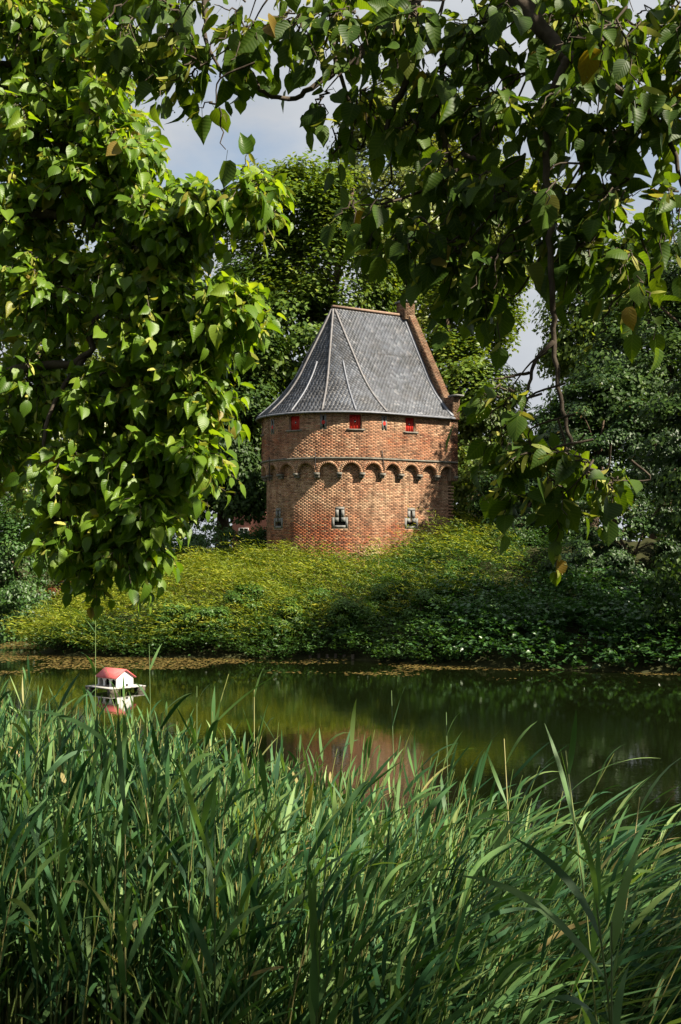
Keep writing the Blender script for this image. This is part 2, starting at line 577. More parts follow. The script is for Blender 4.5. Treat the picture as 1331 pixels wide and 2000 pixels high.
M['cover_leaf'] = leaf_mat('groundcover_leaf', [(0.0, (0.040, 0.080, 0.008)), (0.4, (0.135, 0.19, 0.015)), (0.75, (0.27, 0.31, 0.030)), (1.0, (0.42, 0.39, 0.07))], 0.38, (1.5, 1.35, 0.4), 0.5, 0.3, patch=0.5, tint=0.80)
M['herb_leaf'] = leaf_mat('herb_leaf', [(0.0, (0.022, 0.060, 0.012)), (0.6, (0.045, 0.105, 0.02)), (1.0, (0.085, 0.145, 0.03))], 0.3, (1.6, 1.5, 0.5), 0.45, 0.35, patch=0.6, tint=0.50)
M['bush_leaf'] = leaf_mat('bush_leaf', [(0.0, (0.035, 0.085, 0.012)), (0.6, (0.070, 0.145, 0.02)), (1.0, (0.12, 0.20, 0.03))], 0.3, (1.6, 1.5, 0.5), 0.45, 0.3, tint=0.4)
M['reed_single'] = leaf_mat('single_reed_leaf', [(0.0, (0.035, 0.088, 0.034)), (0.5, (0.065, 0.140, 0.05)), (1.0, (0.12, 0.21, 0.07))], 0.30, (1.6, 1.6, 0.45), 0.5, 0.25)
M['vine_leaf'] = leaf_mat('bramble_leaf', [(0.0, (0.020, 0.060, 0.016)), (0.6, (0.040, 0.100, 0.024)), (1.0, (0.075, 0.15, 0.04))], 0.25, (1.5, 1.6, 0.5), 0.38, 0.5, patch=0.6, tint=0.30)
M['duckweed'] = leaf_mat('duckweed', [(0.0, (0.07, 0.05, 0.012)), (0.5, (0.15, 0.105, 0.026)), (0.85, (0.24, 0.165, 0.045)), (1.0, (0.12, 0.14, 0.03))], 0.0, (1, 1, 1), 0.7, 0.2)
M['straw'] = leaf_mat('dry_grass', [(0.0, (0.16, 0.13, 0.04)), (1.0, (0.34, 0.26, 0.10))], 0.2, (1.2, 1.1, 0.7), 0.7, 0.1)


# ------------------------------------------------------------------ ground and water
def shore(x):
    return np.interp(x, [-30, -11, -8, 0, 2.4, 5.2, 10, 16, 40], [44.5, 44.2, 43.2, 42.4, 40.6, 38.9, 37.2, 36, 33])


def bank_edge(x):
    return np.clip(6.6 - 0.85 * x, 3.8, 15)


def ground_z(x, y):
    x, y = np.asarray(x, float), np.asarray(y, float)
    d1 = y - shore(x)
    dx = (x + 10.4) * 1.25
    k = 1.6
    hh = np.clip(0.5 + 0.5 * (dx - d1) / k, 0, 1)
    d = dx * (1 - hh) + d1 * hh - k * hh * (1 - hh)
    d = np.maximum(d, y - 51.5)
    far = np.where(d > 0, 1.05 * sstep(-0.2, 1.7, d) + 1.88 * sstep(0.8, 10.5, d), -0.7 * sstep(0, 3, -d))
    far = far + 0.9 * sstep(1.5, 6.5, x) * sstep(3.0, 12, d)
    far = far + np.where(d > 0, 0.16 * np.sin(x * 1.3 + 2) * np.sin(y * 0.9) + 0.12 * np.sin(x * 2.7 + y * 1.9) + 0.08 * np.sin(x * 4.3 - y * 2.2), 0) * sstep(0.5, 3, d)
    far = far - 0.42 * sstep(8.5, 4.5, np.hypot(x + 0.5, y - 56.0)) * (d > 0)
    e = bank_edge(x)
    dn = e - y
    near = np.where(dn > 0, 1.9 * sstep(-0.3, 4.6, dn), -0.7 * sstep(0, 3, -dn))
    return np.where(y < 24, near, far)


xs = np.unique(np.concatenate([np.linspace(-400, -30, 22), np.linspace(-30, 30, 91), np.linspace(30, 400, 22)]))
ys = np.unique(np.concatenate([np.linspace(-60, -4, 12), np.linspace(-4, 18, 56), np.linspace(18, 75, 96), np.linspace(75, 700, 40)]))
gx, gy = np.meshgrid(xs, ys)
gz = ground_z(gx, gy)
nx, ny = len(xs), len(ys)
i, j = np.meshgrid(np.arange(nx - 1), np.arange(ny - 1))
q = (j * nx + i).ravel()
mb = MB()
mb.add(np.stack([gx, gy, gz], -1).reshape(-1, 3), [np.stack([q, q + 1, q + nx + 1, q + nx], 1)])
mb.build('ground', M['soil'], smooth=True, kind='structure')
mb = MB()
mb.add([(-120, 1, 0), (120, 1, 0), (120, 60, 0), (-120, 60, 0)], [np.array([[0, 1, 2, 3]])])
mb.build('water', M['water'], kind='structure')

# ------------------------------------------------------------------ the brick tower
AL = R(34)
AX = np.array([math.cos(AL), math.sin(AL)])       # along the ridge, away to the right
NR = np.array([math.sin(AL), -math.cos(AL)])      # outward normal of the straight front wall
C0 = np.array([-0.08, 57.0])
RU, RL, RE = 3.42, 3.20, 3.64                      # upper drum, lower drum, eaves
LEN = 4.02
Z_EAVE, Z_TOP, Z_STR, Z_SPR = 9.42, 14.40, 7.46, 6.88
ARC = math.pi * RU


def plan(p, r):
    """point of the horseshoe plan; p metres along the upper wall face from the joint of curve and straight wall"""
    p = np.asarray(p, float)
    r = np.asarray(r, float) + 0 * p
    ph = AL + np.clip(p, -ARC, 0) / RU
    c = np.stack([np.sin(ph), -np.cos(ph)], -1)
    t = np.where(p > 0, p, np.where(p < -ARC, -(p + ARC), 0.0))
    return C0 + c * r[..., None] + t[..., None] * AX


def P3(p, r, z):
    xy = plan(p, r)
    return np.concatenate([xy, (np.asarray(z, float) + 0 * xy[..., 0])[..., None]], -1)


tower = thing('brick_tower', 'old round brick tower with flared slate roof and corbelled arch frieze on the grassy mound', 'tower', (C0[0], C0[1], 2.6))


def wall_core(mb, r, pmin, pmax, zmin, zmax, holes, depth):
    pe = set(np.round(np.arange(pmin, pmax, 0.13), 4)) | {pmin, pmax}
    ze = {zmin, zmax}
    for (a, b, c, d) in holes:
        pe = {x for x in pe if not (a - 0.02 < x < a + 0.02 or b - 0.02 < x < b + 0.02)} | {a, b}
        ze |= {c, d}
    pe, ze = np.array(sorted(pe)), np.array(sorted(ze))
    for a, b in zip(pe[:-1], pe[1:]):
        for c, d in zip(ze[:-1], ze[1:]):
            pm, zm = (a + b) / 2, (c + d) / 2
            if any(h[0] < pm < h[1] and h[2] < zm < h[3] for h in holes):
                continue
            v = [P3(a, r, c), P3(b, r, c), P3(b, r, d), P3(a, r, d)]
            mb.add(v, [np.array([[0, 1, 2, 3]])])
    for (a, b, c, d) in holes:
        o = [P3(a, r, c), P3(b, r, c), P3(b, r, d), P3(a, r, d)]
        k = [P3(a, r - depth, c), P3(b, r - depth, c), P3(b, r - depth, d), P3(a, r - depth, d)]
        mb.add(o + k, [np.array([[4, 5, 6, 7], [0, 1, 5, 4], [1, 2, 6, 5], [2, 3, 7, 6], [3, 0, 4, 7]])])


# openings: (p centre, z bottom, z top, width)
SHUT = [(-1.31, 8.70, 9.32, 0.54), (-4.02, 8.70, 9.30, 0.54), (1.42, 8.70, 9.32, 0.54), (-6.75, 8.70, 9.30, 0.54)]
LOOP = [(-2.67, 8.74, 9.26, 0.075), (0.02, 8.74, 9.26, 0.075), (-5.38, 8.66, 9.20, 0.075)]
SLIT = [(-1.97, 4.66, 5.32), (1.62, 4.66, 5.32), (-5.28, 4.66, 5.32)]
holes_u = [(p - w / 2, p + w / 2, a, b) for p, a, b, w in SHUT] + [(p - w / 2, p + w / 2, a, b) for p, a, b, w in LOOP]
holes_l = []
for p, a, b in SLIT:
    holes_l += [(p - 0.25, p + 0.25, a, a + 0.16), (p - 0.055, p + 0.055, a + 0.16, b)]
PITCH, ARAD = 0.985, 0.395
COR = [LEN - 0.10 - PITCH * k for k in range(15)]          # corbel positions
PMIN, PMAX = -ARC - LEN, LEN

mb = MB()
wall_core(mb, RL, PMIN, PMAX - 0.36, 1.8, Z_STR, holes_l, 0.35)
lower = mb.build('lower_wall', M['mortar'], tower)
mb = MB()
wall_core(mb, RU, PMIN, PMAX, Z_STR, Z_EAVE + 0.05, holes_u, 0.22)
# scalloped band over the arches
pp = np.unique(np.concatenate([np.arange(PMIN, PMAX, 0.12)] + [np.array([c - PITCH / 2 + x for x in np.concatenate([ARAD * np.cos(np.linspace(0, math.pi, 19)), [-PITCH / 2, PITCH / 2]])]) for c in COR]))
pp = pp[(pp >= PMIN) & (pp <= PMAX)]


def arch_low(p):
    z = np.full_like(p, Z_SPR)
    for c in COR:
        u = p - (c - PITCH / 2)
        z = np.where(np.abs(u) <= ARAD, Z_SPR + np.sqrt(np.maximum(ARAD ** 2 - u ** 2, 0)), z)
    return z


zl = arch_low(pp)
top, bot, inn = P3(pp, RU, Z_STR), P3(pp, RU, zl), P3(pp, RL - 0.02, zl)
k = len(pp)
ii = np.arange(k - 1)
mb.add(np.concatenate([top, bot, inn]), [np.stack([k + ii, k + ii + 1, ii + 1, ii], 1), np.stack([2 * k + ii, 2 * k + ii + 1, k + ii + 1, k + ii], 1)])
upper = mb.build('upper_wall', M['mortar'], tower)


def bricks(mb, rng, r, pmin, pmax, zmin, zmax, clip):
    ch, jt = 0.064, 0.011
    row = 0
    z = zmin
    while z + ch <= zmax + 0.01:
        L = 0.215
        p = pmin - (0.1075 if row % 2 else 0.0) - rng.uniform(0.0, 0.02)
        za, zb = z + jt / 2, z + ch - jt / 2
        spans = []
        while p < pmax:
            l = L * (1 + rng.uniform(-0.012, 0.012))
            spans.append((max(p + jt / 2, pmin), min(p + l - jt / 2, pmax)))
            p += l
        A = []
        for a, b in spans:
            for a2, b2 in clip(a, b, za, zb):
                if b2 - a2 > 0.03:
                    A.append((a2, b2))
        if A:
            A = np.array(A)
            n = len(A)
            pr = 0.0055 + rng.uniform(-0.0015, 0.0015, n)
            dz = rng.uniform(-0.003, 0.003, n)
            f = [P3(A[:, 0], r + pr, za + dz), P3(A[:, 1], r + pr, za + dz), P3(A[:, 1], r + pr, zb + dz), P3(A[:, 0], r + pr, zb + dz)]
            g = [P3(A[:, 0], r - 0.004, za + dz), P3(A[:, 1], r - 0.004, za + dz), P3(A[:, 1], r - 0.004, zb + dz), P3(A[:, 0], r - 0.004, zb + dz)]
            v = np.stack(f + g, 1).reshape(-1, 3)
            o = (np.arange(n) * 8)[:, None, None]
            F = np.array([[0, 1, 2, 3], [0, 4, 5, 1], [1, 5, 6, 2], [2, 6, 7, 3], [3, 7, 4, 0]])[None] + o
            mb.add(v, [F.reshape(-1, 4)])
        z += ch
        row += 1


def clipper(rects, arches=False):
    def f(a, b, za, zb):
        S = [(a, b)]
        for (h0, h1, z0, z1) in rects:
            if zb > z0 and za < z1:
                T = []
                for (c, d) in S:
                    if h1 <= c or h0 >= d:
                        T.append((c, d))
                    else:
                        if h0 > c:
                            T.append((c, h0))
                        if h1 < d:
                            T.append((h1, d))
                S = T
        if arches:
            ro = ARAD + 0.105
            for c in COR:
                pc = c - PITCH / 2
                dz = za - Z_SPR
                if dz < ro:
                    w = math.sqrt(max(ro * ro - max(dz, 0) ** 2, 0))
                    T = []
                    for (c0, d0) in S:
                        if pc + w <= c0 or pc - w >= d0:
                            T.append((c0, d0))
                        else:
                            if pc - w > c0:
                                T.append((c0, pc - w))
                            if pc + w < d0:
                                T.append((pc + w, d0))
                    S = T
        return S
    return f


rng = np.random.default_rng(5)
sur_l = []
for p, a, b in SLIT:
    sur_l += [(p - 0.36, p + 0.36, a - 0.10, a + 0.34), (p - 0.20, p + 0.20, a + 0.34, b + 0.10)]
sur_u = [(p - w / 2, p + w / 2, a, b) for p, a, b, w in SHUT] + [(p - 0.13, p + 0.13, a - 0.05, b + 0.06) for p, a, b, w in LOOP] + [(p - 0.4, p + 0.4, a - 0.07, a) for p, a, b, w in SHUT]
mb = MB()
bricks(mb, rng, RL, -ARC, PMAX - 0.36, 2.2, 7.35, clipper(sur_l))
mb.build('brickwork', M['brick'], lower, kind='stuff', label='weathered red and tan brick courses of the lower wall')
mb = MB()
bricks(mb, rng, RU, -ARC, PMAX, Z_SPR + 0.01, Z_STR - 0.02, clipper([], True))
bricks(mb, rng, RU, -ARC, PMAX, Z_STR + 0.06, Z_EAVE + 0.02, clipper(sur_u))
mb.build('brickwork', M['brick'], upper, kind='stuff', label='tan and orange brick courses of the overhanging upper wall')

# arch rings and corbels
for c in COR:
    pc = c - PITCH / 2
    if pc - ARAD < PMIN:
        continue
    mb = MB()
    nb = 17
    for q in range(nb):
        a0, a1 = math.pi * (q + 0.1) / nb, math.pi * (q + 0.9) / nb
        v = []
        for rr in (RU + 0.016, RL + 0.02):
            for (rad, a) in ((ARAD - 0.006, a0), (ARAD + 0.10, a0), (ARAD + 0.10, a1), (ARAD - 0.006, a1)):
                v.append(P3(pc + rad * math.cos(a), rr, Z_SPR + rad * math.sin(a)))
        mb.add(v, [np.array([[0, 1, 2, 3], [0, 4, 5, 1], [1, 5, 6, 2], [2, 6, 7, 3], [3, 7, 4, 0]])])
    mb.build('arch_ring', M['brick'], tower)


def blk(mb, p0, p1, r0, r1, z0, z1):
    n = max(2, int((p1 - p0) / 0.15) + 1)
    ps = np.linspace(p0, p1, n)
    A = [P3(ps, r1, z0), P3(ps, r1, z1), P3(ps, r0, z1), P3(ps, r0, z0)]
    v = np.concatenate(A)
    ii = np.arange(n - 1)
    fs = [np.stack([a * n + ii, a * n + ii + 1, b * n + ii + 1, b * n + ii], 1) for a, b in ((0, 1), (1, 2), (2, 3), (3, 0))]
    fs.append(np.array([[0, n, 2 * n, 3 * n], [n - 1, 4 * n - 1, 3 * n - 1, 2 * n - 1]]))
    mb.add(v, fs)


for c in COR:
    if c < PMIN + 0.2:
        continue
    mb = MB()
    blk(mb, c - 0.115, c + 0.115, RL - 0.05, RU + 0.03, Z_SPR - 0.11, Z_SPR - 0.003)
    blk(mb, c - 0.10, c + 0.10, RL - 0.05, RU - 0.06, Z_SPR - 0.22, Z_SPR - 0.112)
    mb.build('corbel', M['dark_stone'], tower)
mb = MB()
blk(mb, PMIN, PMAX, RU - 0.02, RU + 0.055, Z_STR - 0.015, Z_STR + 0.055)
mb.build('string_course', M['dark_stone'], tower)

# red shutters
for p, a, b, w in SHUT:
    mb = MB()
    n = 4
    for q in range(n):
        x0, x1 = p - w / 2 + 0.015 + (w - 0.03) * q / n, p - w / 2 + 0.015 + (w - 0.03) * (q + 1) / n - 0.006
        blk(mb, x0, x1, RU - 0.15, RU - 0.115 + 0.004 * (q % 2), a + 0.01, b - 0.01)
    sh = mb.build('shutter', M['red_paint'], tower)
    mb = MB()
    blk(mb, p - 0.035, p + 0.035, RU - 0.112, RU - 0.104, a + 0.27, a + 0.38)
    mb.build('peephole', M['dark'], sh)
    mb = MB()
    blk(mb, p - 0.02, p + 0.028, RU - 0.103, RU - 0.100, a + 0.30, a + 0.345)
    mb.build('shutter_latch', M['white'], sh)
    mb = MB()
    blk(mb, p - 0.38, p + 0.38, RU - 0.12, RU + 0.06, a - 0.06, a - 0.002)
    mb.build('window_sill', M['dark_stone'], tower)
# small cross loops of the upper wall
for p, a, b, w in LOOP:
    mb = MB()
    blk(mb, p - 0.13, p - w / 2, RU - 0.05, RU + 0.016, a - 0.045, b + 0.055)
    blk(mb, p + w / 2, p + 0.13, RU - 0.05, RU + 0.016, a - 0.045, b + 0.055)
    lo = mb.build('loop_surround', M['stone'], tower)
    mb = MB()
    blk(mb, p - w / 2 + 0.004, p + w / 2 - 0.004, RU - 0.12, RU - 0.09, a + 0.005, b - 0.005)
    mb.build('loop_painted_shade', M['dark'], lo)  # dark block painted as the shade inside the loop
    mb = MB()
    an = np.linspace(0, 2 * math.pi, 13)[:-1]
    zc = (a + b) / 2 - 0.02
    v = [P3(p + 0.075 * math.cos(x), RU + 0.024, zc + 0.085 * math.sin(x)) for x in an] + [P3(p + 0.075 * math.cos(x), RU - 0.03, zc + 0.085 * math.sin(x)) for x in an]
    ii = np.arange(12)
    mb.add(v, [np.stack([ii, (ii + 1) % 12, 12 + (ii + 1) % 12, 12 + ii], 1)])
    mb.add([P3(p, RU + 0.024, zc)] + v[:12], [np.stack([np.zeros(12, int), 1 + ii, 1 + (ii + 1) % 12], 1)])
    mb.build('loop_shutter', M['red_paint'], lo)
# gun slits of the lower wall
for p, a, b in SLIT:
    mb = MB()
    e = 0.004
    blk(mb, p - 0.36, p - 0.25, RL - 0.05, RL + 0.018, a - 0.10, a + 0.34)
    blk(mb, p + 0.25, p + 0.36, RL - 0.05, RL + 0.015, a - 0.10, a + 0.34)
    blk(mb, p - 0.248, p + 0.248, RL - 0.05, RL + 0.020, a - 0.10, a)
    blk(mb, p - 0.248, p - 0.055, RL - 0.05, RL + 0.013, a + 0.16, a + 0.338)
    blk(mb, p + 0.055, p + 0.248, RL - 0.05, RL + 0.016, a + 0.16, a + 0.338)
    blk(mb, p - 0.20, p - 0.055, RL - 0.05, RL + 0.019, a + 0.344, b)
    blk(mb, p + 0.055, p + 0.20, RL - 0.05, RL + 0.014, a + 0.344, b)
    blk(mb, p - 0.20, p + 0.20, RL - 0.05, RL + 0.021, b + 0.004, b + 0.10)
    lo = mb.build('slit_surround', M['stone'], tower)
    mb = MB()
    blk(mb, p - 0.24, p + 0.24, RL - 0.32, RL - 0.10, a + 0.01, a + 0.15)
    blk(mb, p - 0.05, p + 0.05, RL - 0.32, RL - 0.12, a + 0.17, b - 0.01)
    mb.build('slit_painted_shade', M['dark'], lo)  # dark blocks painted as the shade inside the slit

# flat end wall with its parapet, chimney and shoulder stone
def G(s, t, z):
    xy = C0 + NR * s + AX * t
    return np.array([xy[0], xy[1], z])


prof = [(-RU, 1.8), (RL - 0.22, 1.8), (RL - 0.22, 6.66), (RU, 6.66), (RU, 9.36), (RU + 0.12, 9.36), (RU + 0.12, 10.36), (2.92, 10.36), (0.34, 14.42), (-0.34, 14.42), (-2.92, 10.36), (-RU - 0.12, 10.36), (-RU - 0.12, 9.36), (-RU, 9.36)]
T0, T1 = LEN - 0.36, LEN
mb = MB()
n = len(prof)
va = [G(s, T0, z) for s, z in prof] + [G(s, T1, z) for s, z in prof]
ii = np.arange(n)
mb.add(va, [np.stack([ii, n + ii, n + (ii + 1) % n, (ii + 1) % n], 1)])
for off, rev in ((0, False), (n, True)):
    tr = np.array([[0, 1, 2], [0, 2, 13], [2, 3, 4], [2, 4, 13], [13, 4, 7], [4, 5, 6], [4, 6, 7], [13, 7, 10], [13, 10, 11], [13, 11, 12], [7, 8, 9], [7, 9, 10]]) + off
    mb.add(va, [tr])
gab = mb.build('gable_wall', M['mortar'], tower)


def flat_bricks(mb, rng, org, ux, uz, nrmv, wlen, hlen, ch=0.062):
    rows = int(hlen / ch)
    for r_ in range(rows):
        p = -0.1 * (r_ % 2)
        while p < wlen:
            l = 0.2 * (1 + rng.uniform(-0.05, 0.05))
            a, b = max(p, 0), min(p + l - 0.012, wlen)
            if b - a > 0.02:
                c = org + ux * (a + b) / 2 + uz * (r_ * ch + ch / 2)
                mb.box(c, ux * (b - a) / 2, uz * (ch / 2 - 0.006), nrmv * (0.012 + rng.uniform(-0.003, 0.004)))
            p += l


mb = MB()
UA = np.array([AX[0], AX[1], 0.0])
UN = np.array([NR[0], NR[1], 0.0])
UZ = np.array([0, 0, 1.0])
for sg in (1, -1):
    a, b = G(sg * 2.92, T0, 10.36), G(sg * 0.34, T0, 14.42)
    d = b - a
    ln = np.linalg.norm(d)
    flat_bricks(mb, rng, a, UA, d / ln, nrm(np.cross(UA, d) * sg * -1), T1 - T0, ln)
    # faces of the parapet above the roof, in courses square to the slope
    dn = nrm(np.cross(UA, d / ln) * sg)
    if dn[2] > 0:
        dn = -dn
    for k in range(int(ln / 0.21)):
        for m_ in range(10):
            l0 = k * 0.21 + (0.1 if m_ % 2 else 0)
            if l0 + 0.19 > ln:
                continue
            c = a + d / ln * (l0 + 0.095) + dn * (0.045 + 0.068 * m_)
            mb.box(c, d / ln * 0.092, dn * 0.028, UA * (0.012 + rng.uniform(-0.003, 0.004)))
    flat_bricks(mb, rng, G(sg * (RU + 0.12), T0, 9.36), UA, UZ, UN * sg, T1 - T0, 1.0)
    flat_bricks(mb, rng, G(2.92 if sg > 0 else -RU - 0.12, T0, 9.36), UN, UZ, UA, RU + 0.12 - 2.92, 1.0)
    flat_bricks(mb, rng, G(sg * RU, T0, 6.68), UA, UZ, UN * sg, T1 - T0, 2.67)
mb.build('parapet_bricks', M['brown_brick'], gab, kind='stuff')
mb = MB()
mb.box(G(RU + 0.09, (T0 + T1) / 2, 10.40), UN * 0.30, UA * 0.22, UZ * 0.035)
mb.build('shoulder_stone', M['stone'], gab)
mb = MB()
mb.box(G(0, LEN - 0.30, 14.62), UN * 0.33, UA * 0.27, UZ * 0.40)
chim = mb.build('chimney', M['mortar'], tower)
mb = MB()
for s0, t0, ux, nv, wl in ((-0.33, LEN - 0.57, UN, UA, 0.66), (0.33, LEN - 0.57, UA, UN, 0.54), (-0.33, LEN - 0.57, UA, UN, 0.54), (-0.33, LEN - 0.03, UN, UA, 0.66)):
    flat_bricks(mb, rng, G(s0, t0, 14.22), ux, UZ, nv, wl, 0.82)
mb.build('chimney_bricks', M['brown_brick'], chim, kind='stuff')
mb = MB()
mb.box(G(0, LEN - 0.30, 15.06), UN * 0.40, UA * 0.34, UZ * 0.045)
mb.build('chimney_cap', M['stone'], chim)
# stub of the broken town wall: toothed brick courses
tb = MB()
tb.box((0, 0, 0), (0.17, 0, 0), (0, 0.12, 0), (0, 0, 0.036))
tme = tb.mesh('tooth_brick')
tme.materials.append(M['brick'])
for k in range(13):
    if True:
        o = link('brick', tme, None)
        c = G(RL - 0.14 + rng.uniform(-0.03, 0.03), LEN - 0.22 + rng.uniform(-0.05, 0.05), 4.72 + 0.142 * k)
        o.matrix_world = Matrix.Translation(Vector(c)) @ Matrix.Rotation(AL + rng.uniform(-0.06, 0.06), 4, 'Z')
        w_ = o.matrix_world.copy()
        o.parent = tower
        o.matrix_parent_inverse = Matrix.Translation(-Vector(tower.location))
        o.matrix_basis = w_
# iron tie rods with anchors
for pts in ([(528, 892, 0.02), (528, 940, 0.0)], [(617, 884, 0.0), (617, 918, 0.0)], [(745, 880, 0.0), (750, 918, 0.0)]):
    mb = MB()
    v = []
    for (px, py, _) in pts:
        Yq = 53.75 if px > 560 else 55.1
        if px > 700:
            Yq = 54.15
        z = EYE + (HZ - py) * Yq / FPX
        X = (px - 665.5) / FPX * Yq
        if px > 700:
            t = (X - C0[0] - NR[0] * RU) / AX[0]
            v.append(P3(t, RU + 0.05, z))
        else:
            ph = math.asin(np.clip((X - C0[0]) / RU, -1, 1))
            v.append(P3((ph - AL) * RU, RU + 0.05, z))
    mb.tube(catmull(v, 4), 0.022, 6)
    mb.build('tie_rod', M['iron'], tower)

# ---- the roof
HP = np.array([0, .24, .48, .64, .78, .89, 1.0])
RPF = np.array([0, .195, .395, .525, .67, .82, 1.0]) * RE
DOFF = 0.28
HIPS = [AL - math.pi / 4 * k for k in range(5)]
_hh = np.linspace(0, 1, 201)
_rr = np.interp(_hh, HP, RPF)
for _ in range(60):                                   # soften the profile into one curve
    _rr[1:-1] = 0.25 * _rr[:-2] + 0.5 * _rr[1:-1] + 0.25 * _rr[2:]
_sl = np.concatenate([[0], np.cumsum(np.hypot(np.diff(_rr), np.diff(_hh) * (Z_TOP - Z_EAVE)))])
SLEN = _sl[-1]


def roof_pt(u, h, off=0.0):
    """u < 0: curved end, angle AL + u; 0..1: front slope towards the gable; u < -pi: back slope"""
    u, h = np.broadcast_arrays(np.asarray(u, float), np.asarray(h, float))
    r = np.interp(h, _hh, _rr) + 0.02
    z = Z_TOP + (Z_EAVE - Z_TOP) * h
    ph = AL + np.clip(u, -math.pi, 0)
    de = np.mod(ph - AL, math.pi / 4) - math.pi / 8
    pf = math.cos(math.pi / 8) / np.cos(de)
    w = sstep(0.35, 0.97, h)
    rr = np.where((u < 0) & (u > -math.pi), r * (pf * (1 - w) + w), r)
    c = np.stack([np.sin(ph), -np.cos(ph)], -1)
    d = -DOFF * (1 - h)
    fr = np.where(u > 0, u, np.where(u < -math.pi, -(u + math.pi), 0.0))
    t = d + fr * (T0 + 0.01 - d)
    xy = C0 + c * rr[..., None] + t[..., None] * AX
    p = np.concatenate([xy, z[..., None]], -1)
    if off:
        e = 1e-3
        a = roof_pt(u + e, np.maximum(h, 0.01)) - roof_pt(u - e, np.maximum(h, 0.01))
        b = roof_pt(u, np.clip(h + e, 0.012, 1)) - roof_pt(u, np.clip(h - e, 0.01, 1))
        nn = nrm(np.cross(a, b))
        nn = np.where(nn[..., 2:3] < 0, -nn, nn)
        p = p + nn * off
    return p


us = np.concatenate([np.linspace(-math.pi - 1, -math.pi, 4)[:-1], np.linspace(-math.pi, 0, 81), np.linspace(0, 1, 4)[1:]])
hs = np.linspace(0, 1, 26)
uu, hh = np.meshgrid(us, hs)
v = roof_pt(uu, hh).reshape(-1, 3)
i, j = np.meshgrid(np.arange(len(us) - 1), np.arange(len(hs) - 1))
q = (j * len(us) + i).ravel()
mb = MB()
mb.add(v, [np.stack([q, q + len(us), q + len(us) + 1, q + 1], 1)])
roof = mb.build('roof', M['roof_base'], tower)
mb = MB()
sw, sh_ = 0.17, 0.112
row = 0
s = 0.14
while s < SLEN - 0.02:
    h = np.interp(s, _sl, _hh)
    r = np.interp(h, _hh, _rr)
    for (u0, u1, ln) in ((-math.pi - 1, -math.pi, T0), (-math.pi, 0, math.pi * max(r, 0.05)), (0, 1, T0 + DOFF * (1 - h))):
        n = max(1, int(round(ln / sw)))
        c = (np.arange(n) + (0.5 if row % 2 else 0.0)) / n
        c = c[(c > 0.0) | (u0 < -3 and u0 > -3.2)]
        u = u0 + (u1 - u0) * c
        if not len(u):
            continue
        du = (u1 - u0) / n * 0.5
        h0 = np.interp(max(s - sh_ * 0.97, 0), _sl, _hh)
        h1 = np.interp(min(s + sh_ * 0.96, SLEN), _sl, _hh)
        lf = 0.016 + rng.uniform(-0.004, 0.006, len(u))
        ul, ur = np.clip(u - du * 0.985, u0, u1 - 1e-4), np.clip(u + du * 0.985, u0 + 1e-4, u1)
        A = roof_pt(u, np.full(len(u), h0), 0.004)
        B = roof_pt(ur, np.full(len(u), h), 0.012)
        Cc = roof_pt(u, np.full(len(u), h1), 0.02)
        D = roof_pt(ul, np.full(len(u), h), 0.012)
        nn = nrm(np.cross(B - D, Cc - A))
        nn = np.where(nn[:, 2:3] < 0, -nn, nn)
        tilt = rng.normal(0, 0.0035, (len(u), 1))
        B = B + nn * tilt
        D = D - nn * tilt
        Cc = Cc + nn * (lf[:, None] * 0.6)
        v = np.stack([A, B, Cc, D, B - nn * 0.02, Cc - nn * 0.03, D - nn * 0.02], 1).reshape(-1, 3)
        o = (np.arange(len(u)) * 7)[:, None, None]
        F = np.array([[0, 3, 2, 1], [1, 2, 5, 4], [2, 3, 6, 5]])[None] + o
        mb.add(v, [F.reshape(-1, 4)])
    s += sh_
    row += 1
mb.build('slates', M['slate'], roof, kind='stuff', label='small diamond shaped grey slates in worn mixed tones')


def strip(mb, pts, sides, up, w, th):
    """flat bar along pts"""
    pts = np.asarray(pts)
    a = pts + sides * w - up * th
    b = pts + sides * w * 0.8 + up * th
    c = pts - sides * w * 0.8 + up * th
    d = pts - sides * w - up * th
    n = len(pts)
    ii = np.arange(n - 1)
    fs = [np.stack([x * n + ii, x * n + ii + 1, y * n + ii + 1, y * n + ii], 1) for x, y in ((0, 1), (1, 2), (2, 3), (3, 0))]
    fs.append(np.array([[0, n, 2 * n, 3 * n], [n - 1, 4 * n - 1, 3 * n - 1, 2 * n - 1]]))
    mb.add(np.concatenate([a, b, c, d]), fs)


def roof_bar(u, h0, h1, w, mat, name):
    hq = np.linspace(h0, h1, 22)
    pts = roof_pt(np.full(22, u), hq, 0.03)
    tg = np.gradient(pts, axis=0)
    e = 0.02
    ct = C0 - AX * DOFF * (1 - hq)[:, None]
    outw = nrm(np.concatenate([pts[:, :2] - ct, np.zeros((22, 1))], 1))
    sd_ = nrm(np.cross(tg, outw))
    upv = nrm(np.cross(sd_, tg))
    upv = np.where(upv[:, 2:3] < 0, -upv, upv)
    mb = MB()
    strip(mb, pts, sd_, upv, w, 0.03)
    return mb.build(name, mat, roof)


